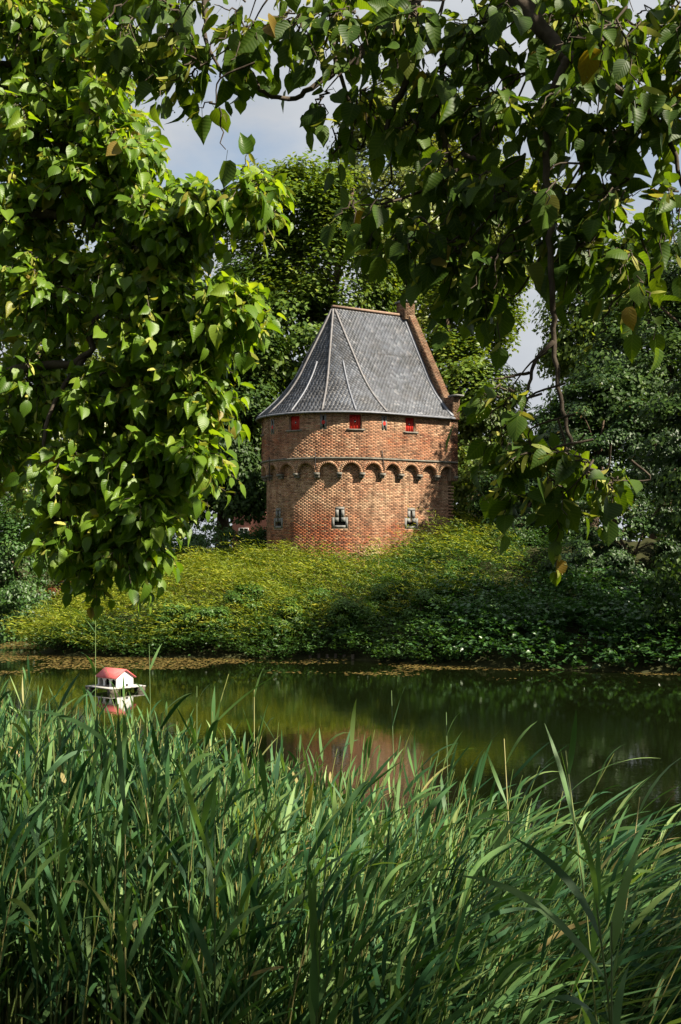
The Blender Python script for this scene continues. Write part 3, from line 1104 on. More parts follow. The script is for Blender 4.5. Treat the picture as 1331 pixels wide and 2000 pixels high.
for k, a in enumerate(HIPS):
    roof_bar(a - AL if k else -1e-4, 0.02, 0.995, 0.046, M['lead_brown'], 'hip_flashing')
for k in range(4):
    roof_bar(-math.pi / 8 - math.pi / 4 * k, 0.52, 0.995, 0.036, M['lead'], 'half_hip_flashing')
mb = MB()
a, b = G(0, -DOFF - 0.05, Z_TOP + 0.05), G(0, T0, Z_TOP + 0.05)
strip(mb, np.stack([a, b]), np.stack([UN, UN]), np.stack([UZ, UZ]), 0.10, 0.05)
mb.build('ridge_cap', M['ridge'], roof)
hq = np.linspace(0.03, 0.99, 24)
for uu_ in (1.0, -math.pi - 1):
    pts = roof_pt(np.full(24, uu_), hq, 0.035) - UA * 0.09
    tg = nrm(np.gradient(pts, axis=0))
    sd_ = np.tile(UA, (24, 1))
    upv = nrm(np.cross(sd_, tg))
    upv = np.where(upv[:, 2:3] < 0, -upv, upv)
    mb = MB()
    strip(mb, pts, sd_, upv, 0.085, 0.03)
    mb.build('valley_flashing', M['lead'], roof)
mb = MB()
uq = np.concatenate([[-math.pi - 1], np.linspace(-math.pi, 0, 60), [1.0]])
pe = roof_pt(uq, np.ones(len(uq)))
mb.tube(pe + np.array([0, 0, -0.03]), 0.045, 6)
mb.build('gutter', M['lead'], tower)
# soffit boards close the eaves
mb = MB()
pin = P3(np.concatenate([[-ARC - T0], np.linspace(-ARC, 0, 60), [T0]]), RU - 0.05, Z_EAVE + 0.0)
n = len(uq)
ii = np.arange(n - 1)
mb.add(np.concatenate([pe + np.array([0, 0, -0.04]), pin]), [np.stack([ii, ii + 1, n + ii + 1, n + ii], 1)])
mb.build('eaves_soffit', M['post'], tower)

# dried vine on the foot of the wall
vine = thing('dried_vine', 'leafless pale dried vine clinging to the foot of the brick tower', 'vine', P3(-0.6, RL + 0.1, 3.3))
for k in range(34):
    p0 = rng.uniform(-1.3, -0.35) + 0.3
    z0 = rng.uniform(3.2, 3.7)
    an = rng.uniform(0.2, 2.9)
    pts = []
    p, z = p0, z0
    for q in range(rng.integers(4, 9)):
        pts.append(P3(p, RL + 0.03 + rng.uniform(0.0, 0.10), z))
        an += rng.normal(0, 0.5)
        p += 0.11 * math.cos(an) * rng.uniform(0.6, 1.3)
        z += 0.10 * math.sin(an) * rng.uniform(0.5, 1.2)
    mb = MB()
    mb.tube(catmull(pts, 3), np.linspace(0.016, 0.006, len(catmull(pts, 3))), 4)
    mb.build('stem', M['root'], vine)

# ------------------------------------------------------------------ duck house on the water
dl = W(226, 1350, 32.6)
duck = thing('duck_house', 'small white wooden duck house with red roof on a floating platform', 'duck house', (dl[0], dl[1], 0))
dm = R(137)
da = np.array([math.cos(dm), math.sin(dm), 0])       # along the ridge, left and away
db = np.array([-math.sin(dm), math.cos(dm), 0]) * 1  # across, to the left and near
if db[1] > 0:
    db = -db
dc = np.array([dl[0], dl[1], 0.0])
hl, hw, hz, hr = 0.39, 0.26, 0.25, 0.17
mb = MB()
for k in range(7):
    mb.box(dc + db * (-0.465 + 0.155 * k) + UZ * 0.11, da * 0.55, db * 0.074, UZ * 0.014)
pf = mb.build('platform', M['plank'], duck)
for sa in (-1, 1):
    for sb in (-1, 1):
        mb = MB()
        mb.box(dc + da * sa * 0.45 + db * sb * 0.42 + UZ * 0.01, da * 0.10, db * 0.10, UZ * 0.08)
        mb.build('float', M['post'], duck)
Z0 = 0.13
mb = MB()
def D3(a, b, z):
    return dc + da * a + db * b + UZ * z
# long side with three arched openings, other walls plain
def arch_wall(mb, sb):
    xs_ = []
    w_ = 2 * hl / 3
    for k in range(3):
        c = -hl + w_ * (k + 0.5)
        rr = w_ * 0.36
        xs_ += [c - w_ / 2, c - rr] + list(c - rr * np.cos(np.linspace(0, math.pi, 9)))[1:-1] + [c + rr]
    xs_.append(hl)
    xs_ = np.array(xs_)
    zl_ = np.zeros_like(xs_)
    for k in range(3):
        c = -hl + w_ * (k + 0.5)
        rr = w_ * 0.36
        m = np.abs(xs_ - c) < rr - 1e-6
        zl_[m] = 0.10 + np.sqrt(np.maximum(rr ** 2 - (xs_[m] - c) ** 2, 0)) * 0.95
    for a, b in zip(range(len(xs_) - 1), range(1, len(xs_))):
        z1, z2 = zl_[a], zl_[b]
        if z1 == 0 and z2 > 0:
            z1 = 0.10
        if z2 == 0 and z1 > 0:
            z2 = 0.10
        for dd in (0.0, 0.025):
            mb.add([D3(xs_[a], sb * (hw - dd), Z0 + z1), D3(xs_[b], sb * (hw - dd), Z0 + z2), D3(xs_[b], sb * (hw - dd), Z0 + hz), D3(xs_[a], sb * (hw - dd), Z0 + hz)], [np.array([[0, 1, 2, 3]])])
        mb.add([D3(xs_[a], sb * hw, Z0 + z1), D3(xs_[b], sb * hw, Z0 + z2), D3(xs_[b], sb * (hw - 0.025), Z0 + z2), D3(xs_[a], sb * (hw - 0.025), Z0 + z1)], [np.array([[0, 1, 2, 3]])])
arch_wall(mb, 1)
for sa in (-1, 1):
    for dd in (0, 0.025):
        x_ = sa * (hl - dd)
        mb.add([D3(x_, -hw, Z0), D3(x_, hw, Z0), D3(x_, hw, Z0 + hz), D3(x_, 0, Z0 + hz + hr - 0.01), D3(x_, -hw, Z0 + hz)], [np.array([[0, 1, 2], [0, 2, 4], [4, 2, 3]])])
mb.add([D3(-hl, -hw, Z0), D3(hl, -hw, Z0), D3(hl, -hw, Z0 + hz), D3(-hl, -hw, Z0 + hz)], [np.array([[0, 1, 2, 3]])])
mb.add([D3(-hl, -hw + .03, Z0), D3(hl, -hw + .03, Z0), D3(hl, -hw + .03, Z0 + hz), D3(-hl, -hw + .03, Z0 + hz)], [np.array([[0, 1, 2, 3]])])
wl_ = mb.build('wall', M['white'], duck)
mb = MB()
mb.box(D3(-hl - 0.004, -0.06, Z0 + 0.035), da * 0.006, db * 0.03, UZ * 0.03)
mb.build('small_vent', M['dark'], wl_)
mb = MB()
mb.box(D3(0, 0.0, Z0 + 0.10), da * (hl - 0.05), db * 0.02, UZ * 0.10)
mb.build('painted_shade_panel', M['dark'], wl_)  # dark panel added inside, painting the shade behind the arched openings
for sb in (-1, 1):
    mb = MB()
    e0, e1 = D3(0, sb * (hw + 0.06), Z0 + hz - 0.035), D3(0, 0, Z0 + hz + hr + 0.006)
    d = (e1 - e0) / 2
    nv = nrm(np.cross(d, da))
    mb.box((e0 + e1) / 2, da * (hl + 0.05), d, nv * 0.012)
    mb.build('roof_panel', M['duck_roof'], duck)

# ------------------------------------------------------------------ brick house far behind
hc = np.array([-4.6, 88.0, ground_z(-4.6, 88.0) * 1.0])
house = thing('brick_house', 'pinkish red brick house wall glimpsed through leaves beside the tower', 'house', hc)
mb = MB()
mb.box(hc + [0, 0, 2.6], [2.5, 0, 0], [0, 4, 0], [0, 0, 2.8])
mb.build('wall', M['house_brick'], house)
mb = MB()
v = [hc + [x, y, 5.35] for x in (-2.8, 2.8) for y in (-4.4, 4.4)] + [hc + [-2.8, 0, 8.4], hc + [2.8, 0, 8.4]]
mb.add(v, [np.array([[0, 2, 5, 4], [1, 4, 5, 3], [0, 1, 3, 2]]), np.array([[0, 4, 1], [2, 3, 5]])])
mb.build('roof', M['house_tile'], house)
for xw in (-1.75, 0.9):
    mb = MB()
    for a, b, c, d in ((-0.3, 0, 0.03, 0.6), (0.3, 0, 0.03, 0.6), (0, 0.58, 0.3, 0.03), (0, -0.58, 0.3, 0.03), (0, 0, 0.02, 0.57)):
        mb.box(hc + [xw + a, -4.05 + 0.01 * (abs(b) > 0), 1.75 + b], [c, 0, 0], [0, 0.06, 0], [0, 0, d])
    wf = mb.build('window', M['plank'], house)
    mb = MB()
    mb.box(hc + [xw, -4.02, 1.75], [0.28, 0, 0], [0, 0.03, 0], [0, 0, 0.56])
    mb.build('pane', M['glass'], wf)


# ------------------------------------------------------------------ far trees and shrubs
QV = np.array([[0, 0, 0], [0.32, 0.42, 0.07], [0, 1.0, -0.06], [-0.32, 0.42, 0.07]], float)
QF = [np.array([[0, 1, 2], [0, 2, 3]])]


def clump_leaves(mb, rng, cents, crad, n, size, ctr, upb=0.7, outb=0.6, flat=0.6):
    """n leaves spread over clumps; cents (k,3), crad (k,)"""
    k = rng.integers(0, len(cents), n)
    d = nrm(rng.normal(size=(n, 3)))
    rr = rng.uniform(0, 1, n) ** 0.45
    off = d * rr[:, None] * crad[k][:, None]
    off[:, 2] *= flat
    pos = cents[k] + off
    outd = nrm(pos - ctr)
    outc = nrm(off + 1e-6)
    nor = nrm(np.array([0, 0, upb]) + outd * outb + outc * 0.5 + rng.normal(size=(n, 3)) * 0.38)
    axis = nrm(np.cross(nor, rng.normal(size=(n, 3))) + np.array([0, 0, -0.35]) + outd * 0.3)
    mb.inst(QV, QF, pos, frames(axis, nor), size * rng.uniform(0.65, 1.3, n), tint=np.clip(rng.uniform(0, 1, len(cents)), 0, 1)[k])


def ellipsoid_clumps(rng, ctr, rad, n, shell=0.55):
    d = nrm(rng.normal(size=(n, 3)))
    r = shell + (1 - shell) * rng.uniform(0, 1, n) ** 0.7
    # uneven outline: lobes
    lob = 1 + 0.16 * np.sin(3 * np.arctan2(d[:, 1], d[:, 0]) + rng.uniform(0, 6)) * np.cos(2.5 * d[:, 2] + rng.uniform(0, 6))
    return np.asarray(ctr) + d * np.asarray(rad) * (r * lob)[:, None]


def far_tree(name, label, cat, x, y, lobes, nl, size, mat, seed, trunk=0.4, crad=(0.8, 1.5), group=None, limbs=7, fork=None, flat=0.65):
    """lobes: (cx, cy, cz, rx, ry, rz, clumps)"""
    rng = np.random.default_rng(seed)
    z0 = float(ground_z(x, y)) - 0.15
    t = thing(name, label, cat, (x, y, z0), group)
    C, K = [], []
    for (cx, cy, cz, rx, ry, rz, nc) in lobes:
        C.append(ellipsoid_clumps(rng, (cx, cy, cz), (rx, ry, rz), nc))
        K.append(rng.uniform(*crad, nc))
    C, K = np.concatenate(C), np.concatenate(K)
    z = np.array([l[:6] for l in lobes])
    ctr = z[:, :3].mean(0)
    mb = MB()
    vol = [l[3] * l[5] for l in lobes]
    clump_leaves(mb, rng, C, K, nl, size, ctr, flat=flat)
    mb.build('crown', mat, t)
    top = max(l[2] + 0.3 * l[5] for l in lobes)
    big = max(lobes, key=lambda l: l[3] * l[5])
    base = np.array([x, y, z0])
    knee = base + (np.array([big[0], big[1], z0]) - base) * 0.4
    knee[2] = z0 + (top - z0) * 0.42
    tip = np.array([big[0], big[1], top])
    pts = catmull([base, (base + knee) / 2 + [0.15, 0, 0], knee, (knee + tip) / 2 + [-0.3, 0, 0], tip], 5)
    mb = MB()
    mb.tube(pts, np.linspace(trunk, trunk * 0.22, len(pts)) * np.where(np.arange(len(pts)) == 0, 1.35, 1), 9)
    mb.build('trunk', M['bark_far'], t, smooth=True)
    sel = rng.choice(len(C), min(limbs, len(C)), replace=False)
    for q in sel:
        f = rng.uniform(0.35, 0.8)
        st = pts[int(f * (len(pts) - 1))]
        en = C[q]
        mid = (st + en) / 2 + [0, 0, 0.12 * np.linalg.norm(en - st)]
        pl = catmull([st, mid, en], 6)
        mb = MB()
        mb.tube(pl, np.linspace(trunk * 0.42 * (1.1 - f), 0.03, len(pl)), 6)
        mb.build('limb', M['bark_far'], t, smooth=True)
    return t


GT = 'trees beyond the tower'
def lobe(px, py, Y, rx, rz, n, ry=None):
    c = W(px, py, Y)
    s = Y / FPX
    return (c[0], Y, c[2], rx * s, (ry if ry else 0.8 * rx) * s, rz * s, n)


# leafy plane tree right behind the tower
far_tree('plane_tree', 'tall leafy tree with forked trunk rising straight behind the slate roof', 'tree', -1.8, 70,
         [lobe(590, 400, 70, 115, 85, 80), lobe(515, 500, 70, 70, 110, 50), lobe(690, 540, 69, 120, 120, 80), lobe(570, 650, 69, 120, 110, 70), lobe(480, 760, 67, 90, 120, 50), lobe(700, 720, 66, 110, 90, 40), lobe(520, 900, 66, 50, 70, 20)], 56000, 0.30, M['plane_leaf'], 11, 0.5, (0.8, 1.5), GT, 10)
far_tree('poplar_tree', 'tallest pale yellow green tree crown above and behind the tower chimney', 'tree', 3.2, 78,
         [lobe(745, 330, 78, 95, 140, 70), lobe(750, 220, 78, 65, 70, 30), lobe(800, 520, 76, 110, 120, 60), lobe(890, 360, 80, 90, 150, 60), lobe(1000, 420, 80, 90, 120, 40)], 44000, 0.30, M['yellow_leaf'], 12, 0.42, (0.8, 1.5), GT, 6)
far_tree('maple_tree', 'sunlit green tree directly right of the tower gable', 'tree', 7.2, 66,
         [lobe(920, 600, 66, 95, 110, 60), lobe(870, 740, 64, 100, 120, 60), lobe(950, 820, 63, 75, 110, 50), lobe(900, 950, 62, 75, 90, 36), lobe(960, 960, 60, 60, 90, 26)], 42000, 0.24, M['plane_leaf'], 13, 0.35, (0.6, 1.2), GT, 6)
far_tree('ash_tree', 'broad green tree rising behind the reddish shrubs', 'tree', 13.0, 52.5,
         [lobe(1195, 775, 51.5, 85, 85, 60), lobe(1260, 620, 52.5, 110, 140, 70), lobe(1340, 560, 53, 110, 150, 60), lobe(1130, 840, 52.5, 70, 70, 36), lobe(1260, 780, 53, 110, 90, 40)], 34000, 0.21, M['elm_leaf'], 14, 0.4, (0.55, 1.1), GT, 7)
far_tree('alder_tree', 'slender green tree bordering the blue sky gap right of the tower', 'tree', 12.0, 62,
         [lobe(1135, 650, 62, 70, 110, 50), lobe(1210, 570, 62, 100, 110, 60)], 22000, 0.24, M['plane_leaf'], 24, 0.3, (0.7, 1.2), GT, 4)
far_tree('elm_tree', 'dark bluish green tree drooping over the bank at the right edge', 'tree', 13.2, 39,
         [lobe(1390, 600, 38, 150, 190, 60), lobe(1380, 900, 38, 130, 170, 60), lobe(1365, 1130, 38, 90, 130, 36), lobe(1560, 760, 38, 200, 330, 70)], 36000, 0.175, M['elm_leaf'], 15, 0.35, (0.5, 0.95), GT, 8, flat=0.35)
far_tree('oak_tree', 'dark leafy tree between the mound and the tower, left of its wall', 'tree', -6.2, 66,
         [lobe(430, 660, 66, 120, 150, 70), lobe(480, 860, 65, 70, 100, 40), lobe(390, 900, 65, 100, 110, 50), lobe(470, 960, 64, 50, 50, 16)], 38000, 0.25, M['elm_leaf'], 16, 0.38, (0.7, 1.2), GT, 6)
far_tree('birch_tree', 'light green tree showing through gaps of the hanging linden foliage', 'tree', -15.5, 68,
         [lobe(80, 640, 68, 180, 240, 80), lobe(270, 720, 70, 140, 200, 60), lobe(120, 900, 66, 180, 120, 60)], 24000, 0.34, M['yellow_leaf'], 17, 0.35, (0.8, 1.5), GT, 5)
far_tree('willow_shrub', 'grey green leafy shrub at the water inlet beyond the mound end', 'shrub', -13.0, 53.5,
         [lobe(40, 1060, 53.5, 80, 130, 50), lobe(40, 1200, 51.6, 60, 70, 34), lobe(-40, 1000, 54, 110, 190, 50)], 21000, 0.15, M['herb_leaf'], 18, 0.15, (0.45, 0.9), None, 4)
far_tree('copper_shrub', 'low reddish brown shrub peeping over the mound end', 'shrub', -11.0, 53.5,
         [lobe(128, 1150, 53.5, 45, 36, 16)], 3600, 0.12, M['copper_leaf'], 19, 0.06, (0.3, 0.55), None, 3)
GS = 'shrubs on the tower mound'
far_tree('laurel_shrub', 'dark shrub thicket behind the mound crest left of the tower', 'shrub', -5.6, 60,
         [lobe(430, 1070, 60, 95, 48, 40), lobe(330, 1070, 60, 80, 48, 26), lobe(240, 1085, 59, 60, 40, 20), lobe(497, 1066, 60, 32, 34, 18)], 16000, 0.14, M['herb_leaf'], 20, 0.08, (0.35, 0.7), GS, 3)
far_tree('spindle_shrub', 'tall shrub with reddish tips under the broad tree on the right bank', 'shrub', 10.6, 50,
         [lobe(1180, 860, 50, 120, 130, 60), lobe(1280, 900, 49, 90, 150, 50), lobe(1090, 900, 51, 80, 110, 36)], 34000, 0.14, M['shrub_leaf'], 21, 0.14, (0.4, 0.85), GS, 5, flat=0.4)
far_tree('holly_shrub', 'very dark rounded shrub between tower mound and reddish shrub', 'shrub', 7.2, 49,
         [lobe(1050, 1060, 49, 95, 120, 54), lobe(985, 1000, 50, 60, 90, 34), lobe(1100, 1000, 49, 80, 120, 36)], 28000, 0.14, M['shrub_leaf'], 22, 0.14, (0.4, 0.8), GS, 4, flat=0.4)
far_tree('hazel_shrub', 'deep green shrub above the bramble bank beside the drooping tree', 'shrub', 10.0, 44.5,
         [lobe(1230, 1060, 45, 110, 130, 56), lobe(1140, 1110, 44.5, 80, 90, 34)], 24000, 0.14, M['shrub_leaf'], 23, 0.12, (0.35, 0.75), GS, 4, flat=0.4)
# wood that closes the view behind the named trees
mb = MB()
rng = np.random.default_rng(30)
cw, kw = [], []
for k in range(620):
    x = rng.uniform(-46, 46)
    yy = rng.uniform(94, 102)
    cw.append([x, yy, 3 + rng.uniform(0, 1) ** 0.8 * (10.5 + 2.5 * math.sin(x * 0.35))])
    kw.append(rng.uniform(1.5, 2.6))
clump_leaves(mb, rng, np.array(cw), np.array(kw), 34000, 0.55, np.array([0, 130, 0]), 0.6, 0.2)
mb.build('far_woods_foliage', M['elm_leaf'], kind='stuff', label='far band of dark woodland behind the tower')

# ------------------------------------------------------------------ mound cover
def spray_field(mb, rng, n, xr, yr, mask, length, nleaf, lsize, flow, rise, hgt=0.25, spread=0.6, thin=1.0, side_w=0.7):
    x = rng.uniform(*xr, n)
    y = rng.uniform(*yr, n)
    z = ground_z(x, y)
    ok = mask(x, y, z, rng)
    x, y, z = x[ok], y[ok], z[ok]
    n = len(x)
    fl = np.array(flow)[None] + rng.normal(size=(n, 2)) * spread
    d = nrm(np.concatenate([fl, np.full((n, 1), 0.0)], 1))
    L = length * rng.uniform(0.55, 1.35, n)
    lump = np.clip(0.5 + 0.36 * np.sin(x * 1.5 + 0.8 * y + 0.9 * np.sin(0.7 * y)) + 0.30 * np.sin(y * 2.1 - 1.1 * x + 1.0) + 0.18 * np.sin(x * 3.7 + y * 3.3), 0.05, 1.3)
    b = np.stack([x, y, np.maximum(z, 0.0) + hgt * lump * rng.uniform(0, 1, n) ** 0.6], 1)
    up = rise * rng.uniform(0.6, 1.3, n)
    tn = rng.uniform(0, 1, n)
    for q in range(nleaf):
        s_ = (q + 0.6) / nleaf
        p = b + d * (L * s_)[:, None]
        p[:, 2] += L * up * (s_ * 1.6 - 0.9 * s_ * s_)
        side = np.cross(d, [0, 0, 1]) * (1 if q % 2 else -1)
        ax = nrm(d * 0.8 + side * side_w + rng.normal(size=(n, 3)) * 0.35 + [0, 0, 0.15])
        nor = nrm(np.array([0, 0, 1.0]) + rng.normal(size=(n, 3)) * 0.45)
        mb.inst(QV * np.array([thin, 1, 1]), QF, p, frames(ax, nor), lsize * rng.uniform(0.6, 1.35, n) * (1.1 - 0.4 * s_), tint=np.clip(tn * (0.55 + 0.55 * s_), 0, 1))
    return b, d, L


def on_mound(x, y, z, rng):
    return (z > -0.25) & (y > shore(x) - 0.22) & (x > -10.4) & ((np.hypot(x - C0[0], y - C0[1]) > RL - 0.1) | (y > C0[1]))


rng = np.random.default_rng(41)
mb = MB()
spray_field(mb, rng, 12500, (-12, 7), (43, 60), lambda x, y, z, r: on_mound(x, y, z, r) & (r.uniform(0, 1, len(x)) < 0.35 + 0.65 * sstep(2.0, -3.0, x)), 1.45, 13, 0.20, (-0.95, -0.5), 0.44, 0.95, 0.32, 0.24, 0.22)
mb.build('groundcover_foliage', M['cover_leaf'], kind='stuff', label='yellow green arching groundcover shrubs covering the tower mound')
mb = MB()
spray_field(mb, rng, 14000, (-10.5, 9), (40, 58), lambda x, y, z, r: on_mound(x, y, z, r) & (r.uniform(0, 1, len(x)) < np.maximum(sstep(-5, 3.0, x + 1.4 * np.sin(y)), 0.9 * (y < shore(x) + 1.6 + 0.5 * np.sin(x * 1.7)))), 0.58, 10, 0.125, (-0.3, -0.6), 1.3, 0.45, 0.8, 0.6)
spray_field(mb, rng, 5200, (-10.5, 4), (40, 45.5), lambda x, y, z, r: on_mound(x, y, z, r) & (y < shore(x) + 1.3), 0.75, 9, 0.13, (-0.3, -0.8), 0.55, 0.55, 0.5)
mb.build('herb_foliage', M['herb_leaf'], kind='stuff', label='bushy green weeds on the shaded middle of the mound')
mb = MB()
spray_field(mb, rng, 6500, (1.8, 20), (36.5, 46.5), lambda x, y, z, r: (y > shore(x) - 0.15) & (y < shore(x) + 4.5 + 0.15 * x) & (r.uniform(0, 1, len(x)) < sstep(1.5, 4.5, x)), 0.75, 9, 0.21, (-0.35, -0.8), 0.75, 0.45, 0.7)
mb.build('bramble_foliage', M['vine_leaf'], kind='stuff', label='large leaved bramble tangle hanging over the right bank')
mb = MB()
sx_ = rng.uniform(-9.5, 1.5, 1500)
sy_ = rng.uniform(48, 55, 1500)
ok = (np.hypot(sx_ - C0[0], sy_ - C0[1]) > RL + 0.1)
sx_, sy_ = sx_[ok], sy_[ok]
n = len(sx_)
p = np.stack([sx_, sy_, ground_z(sx_, sy_) + 0.15], 1)
ax = nrm(np.array([-0.25, -0.1, 1.0]) + rng.normal(size=(n, 3)) * 0.3)
mb.inst(QV * np.array([0.08, 1, 1]), QF, p, frames(ax, rng.normal(size=(n, 3))), rng.uniform(0.3, 0.65, n))
mb.build('dry_grass', M['straw'], kind='stuff', label='thin straw coloured grass stalks along the mound crest')
# rounded herb bushes on the water side of the mound
HB = [(478, 1215, 45.2, 34, 36, 'bright green feathery bush in the middle of the mound slope'),
      (400, 1245, 44.2, 38, 30, 'bushy weed at the waterline behind the duck house'),
      (560, 1240, 44.4, 34, 30, 'rounded green bush at the waterline below the tower'),
      (680, 1235, 43.8, 36, 32, 'dense weed clump at the waterline below the dried vine'),
      (760, 1195, 45.0, 38, 32, 'leafy bush on the shaded slope below the tower corner'),
      (905, 1160, 46.0, 42, 40, 'feathery green bush on the slope right of the tower'),
      (330, 1240, 44.6, 30, 26, 'low green bush at the waterline, leftmost of the bushes'),
      (615, 1200, 46.0, 30, 26, 'small green bush on the slope straight below the middle slit'),
      (835, 1225, 43.0, 38, 34, 'leafy weed clump where the bramble bank begins')]
for k, (px, py, Y, rx, rz, lab) in enumerate(HB):
    c = W(px, py, Y)
    far_tree('herb_bush', lab, 'bush', c[0], Y + 0.1, [lobe(px, py - 30, Y - 0.7, rx * 1.15, rz * 1.15, 16)], 4600, 0.10, M['bush_leaf'], 60 + k, 0.03, (0.22, 0.4), 'bushes on the mound slope', 3)
# low timber edging at the waterline
for k in range(6):
    x = -1.0 + 0.28 * k
    mb = MB()
    mb.box((x, shore(x) - 0.10, 0.02), (0.05, 0, 0), (0, 0.05, 0), (0, 0, 0.13 + 0.02 * (k % 2)))
    o = mb.build('edging_post', M['post'])
    o['label'] = ['leftmost', 'second', 'third', 'fourth', 'fifth', 'rightmost'][k] + (' ' if k in (0, 5) else ' from the left ') + 'of the short dark timber posts at the waterline'
    o['category'] = 'post'
    o['group'] = 'timber edging posts at the waterline'

# floating weed
rng = np.random.default_rng(44)
n = 60000
x = rng.uniform(-13, 13, n)
y = rng.uniform(33.5, 51, n)
def vn(x, y):
    return np.sin(x * 0.55 + 1.7 * np.sin(y * 0.9)) + np.sin(y * 1.9 + 0.6 * x) * 0.8 + np.sin(x * 1.7 - y * 0.7) * 0.5
dsh = shore(x) - y
ok = (ground_z(x, y) < 0) & (vn(x, y) * 1.2 + rng.normal(0, 0.45, n) > 0.35 + 0.55 * np.clip(dsh - 1.5, 0, 9) - 0.35 * (dsh < 0.8) + 0.4 * sstep(2, 8, x) - 1.3 * sstep(2, -8, x))
x, y = x[ok], y[ok]
n = len(x)
an = rng.uniform(0, 6.28, n)
hexv = np.array([[math.cos(a) * (0.7 + 0.3 * (k % 2)), math.sin(a) * (0.8 + 0.2 * ((k + 1) % 3)), 0] for k, a in enumerate(np.arange(6) * math.pi / 3)])
rot = np.zeros((n, 3, 3))
rot[:, 0, 0], rot[:, 0, 1], rot[:, 1, 0], rot[:, 1, 1], rot[:, 2, 2] = np.cos(an), -np.sin(an), np.sin(an), np.cos(an), 1
mb = MB()
mb.inst(hexv, [np.array([[0, 1, 2], [0, 2, 3], [0, 3, 4], [0, 4, 5]])], np.stack([x, y, np.full(n, 0.006) + rng.uniform(0, 0.006, n)], 1), rot, rng.uniform(0.012, 0.055, n))
mb.build('duckweed_leaves', M['duckweed'], kind='stuff', label='brownish yellow floating weed along the far bank')

# ------------------------------------------------------------------ lindens near the camera
def linden_template(fold, droop, tw, asym=0.0):
    mid = [(0, 0.0), (0, 0.25), (0, 0.5), (0, 0.76), (0, 1.06)]
    edge = [(0.17, -0.02), (0.36, 0.14), (0.42, 0.40), (0.33, 0.68), (0.12, 0.90)]
    V = [(x, y) for x, y in mid] + edge + [(-x * (0.96 + asym), y - 0.015 - 0.10 * asym) for x, y in edge]
    V = np.array(V)
    z = fold * np.abs(V[:, 0]) - droop * V[:, 1] ** 2 + tw * V[:, 0] * V[:, 1] + 0.03 * np.sin(V[:, 1] * 14) * np.abs(V[:, 0]) * 2
    v = np.concatenate([V, z[:, None]], 1)
    t = [[0, 5, 6], [4, 3, 9], [0, 11, 10], [4, 14, 3]]
    qd = [[0, 6, 7, 1], [1, 7, 8, 2], [2, 8, 9, 3], [0, 1, 12, 11], [1, 2, 13, 12], [2, 3, 14, 13]]
    co = np.concatenate([V, np.zeros((15, 1))], 1)
    # petiole
    pv = np.array([[0.012, 0, 0], [-0.012, 0, 0], [-0.012, -0.42, 0.10], [0.012, -0.42, 0.10]])
    v = np.concatenate([v, pv])
    co = np.concatenate([co, np.tile([[0.5, -0.3, 0]], (4, 1))])
    qd.append([15, 16, 17, 18])
    return v, [np.array(t), np.array(qd)], co


TPL = [linden_template(0.75, 0.45, 0.3), linden_template(-0.35, 0.55, -0.5), linden_template(0.9, 0.2, -0.3), linden_template(0.34, 0.16, 0.15, 0.12), linden_template(0.18, 0.30, -0.2, -0.16), linden_template(0.50, 0.10, 0.1, 0.2), linden_template(-0.12, 0.38, 0.25, -0.22), linden_template(0.25, 0.05, -0.35, 0.1), linden_template(1.3, 0.3, 0.2, 0.1), linden_template(0.5, 0.75, 0.4, -0.1)]
for k, (v, f, co) in enumerate(TPL):
    v[:, 1] += 0.0


def bract_template():
    ys_ = np.linspace(0, 1, 5)
    w = np.array([0.04, 0.11, 0.13, 0.11, 0.03])
    z = -0.35 * ys_ ** 2
    v = np.concatenate([np.stack([w, ys_, z + 0.05], 1), np.stack([-w, ys_, z], 1)])
    i = np.arange(4)
    return v, [np.stack([i, i + 1, 5 + i + 1, 5 + i], 1)]


BV, BF = bract_template()
OV = np.array([[1, 0, -0.6], [-0.5, 0.87, -0.6], [-0.5, -0.87, -0.6], [0, 0, 1.1]], float)
OF = [np.array([[0, 2, 1], [0, 1, 3], [1, 2, 3], [2, 0, 3]])]
SUNV = np.array([sd.x, sd.y, sd.z])


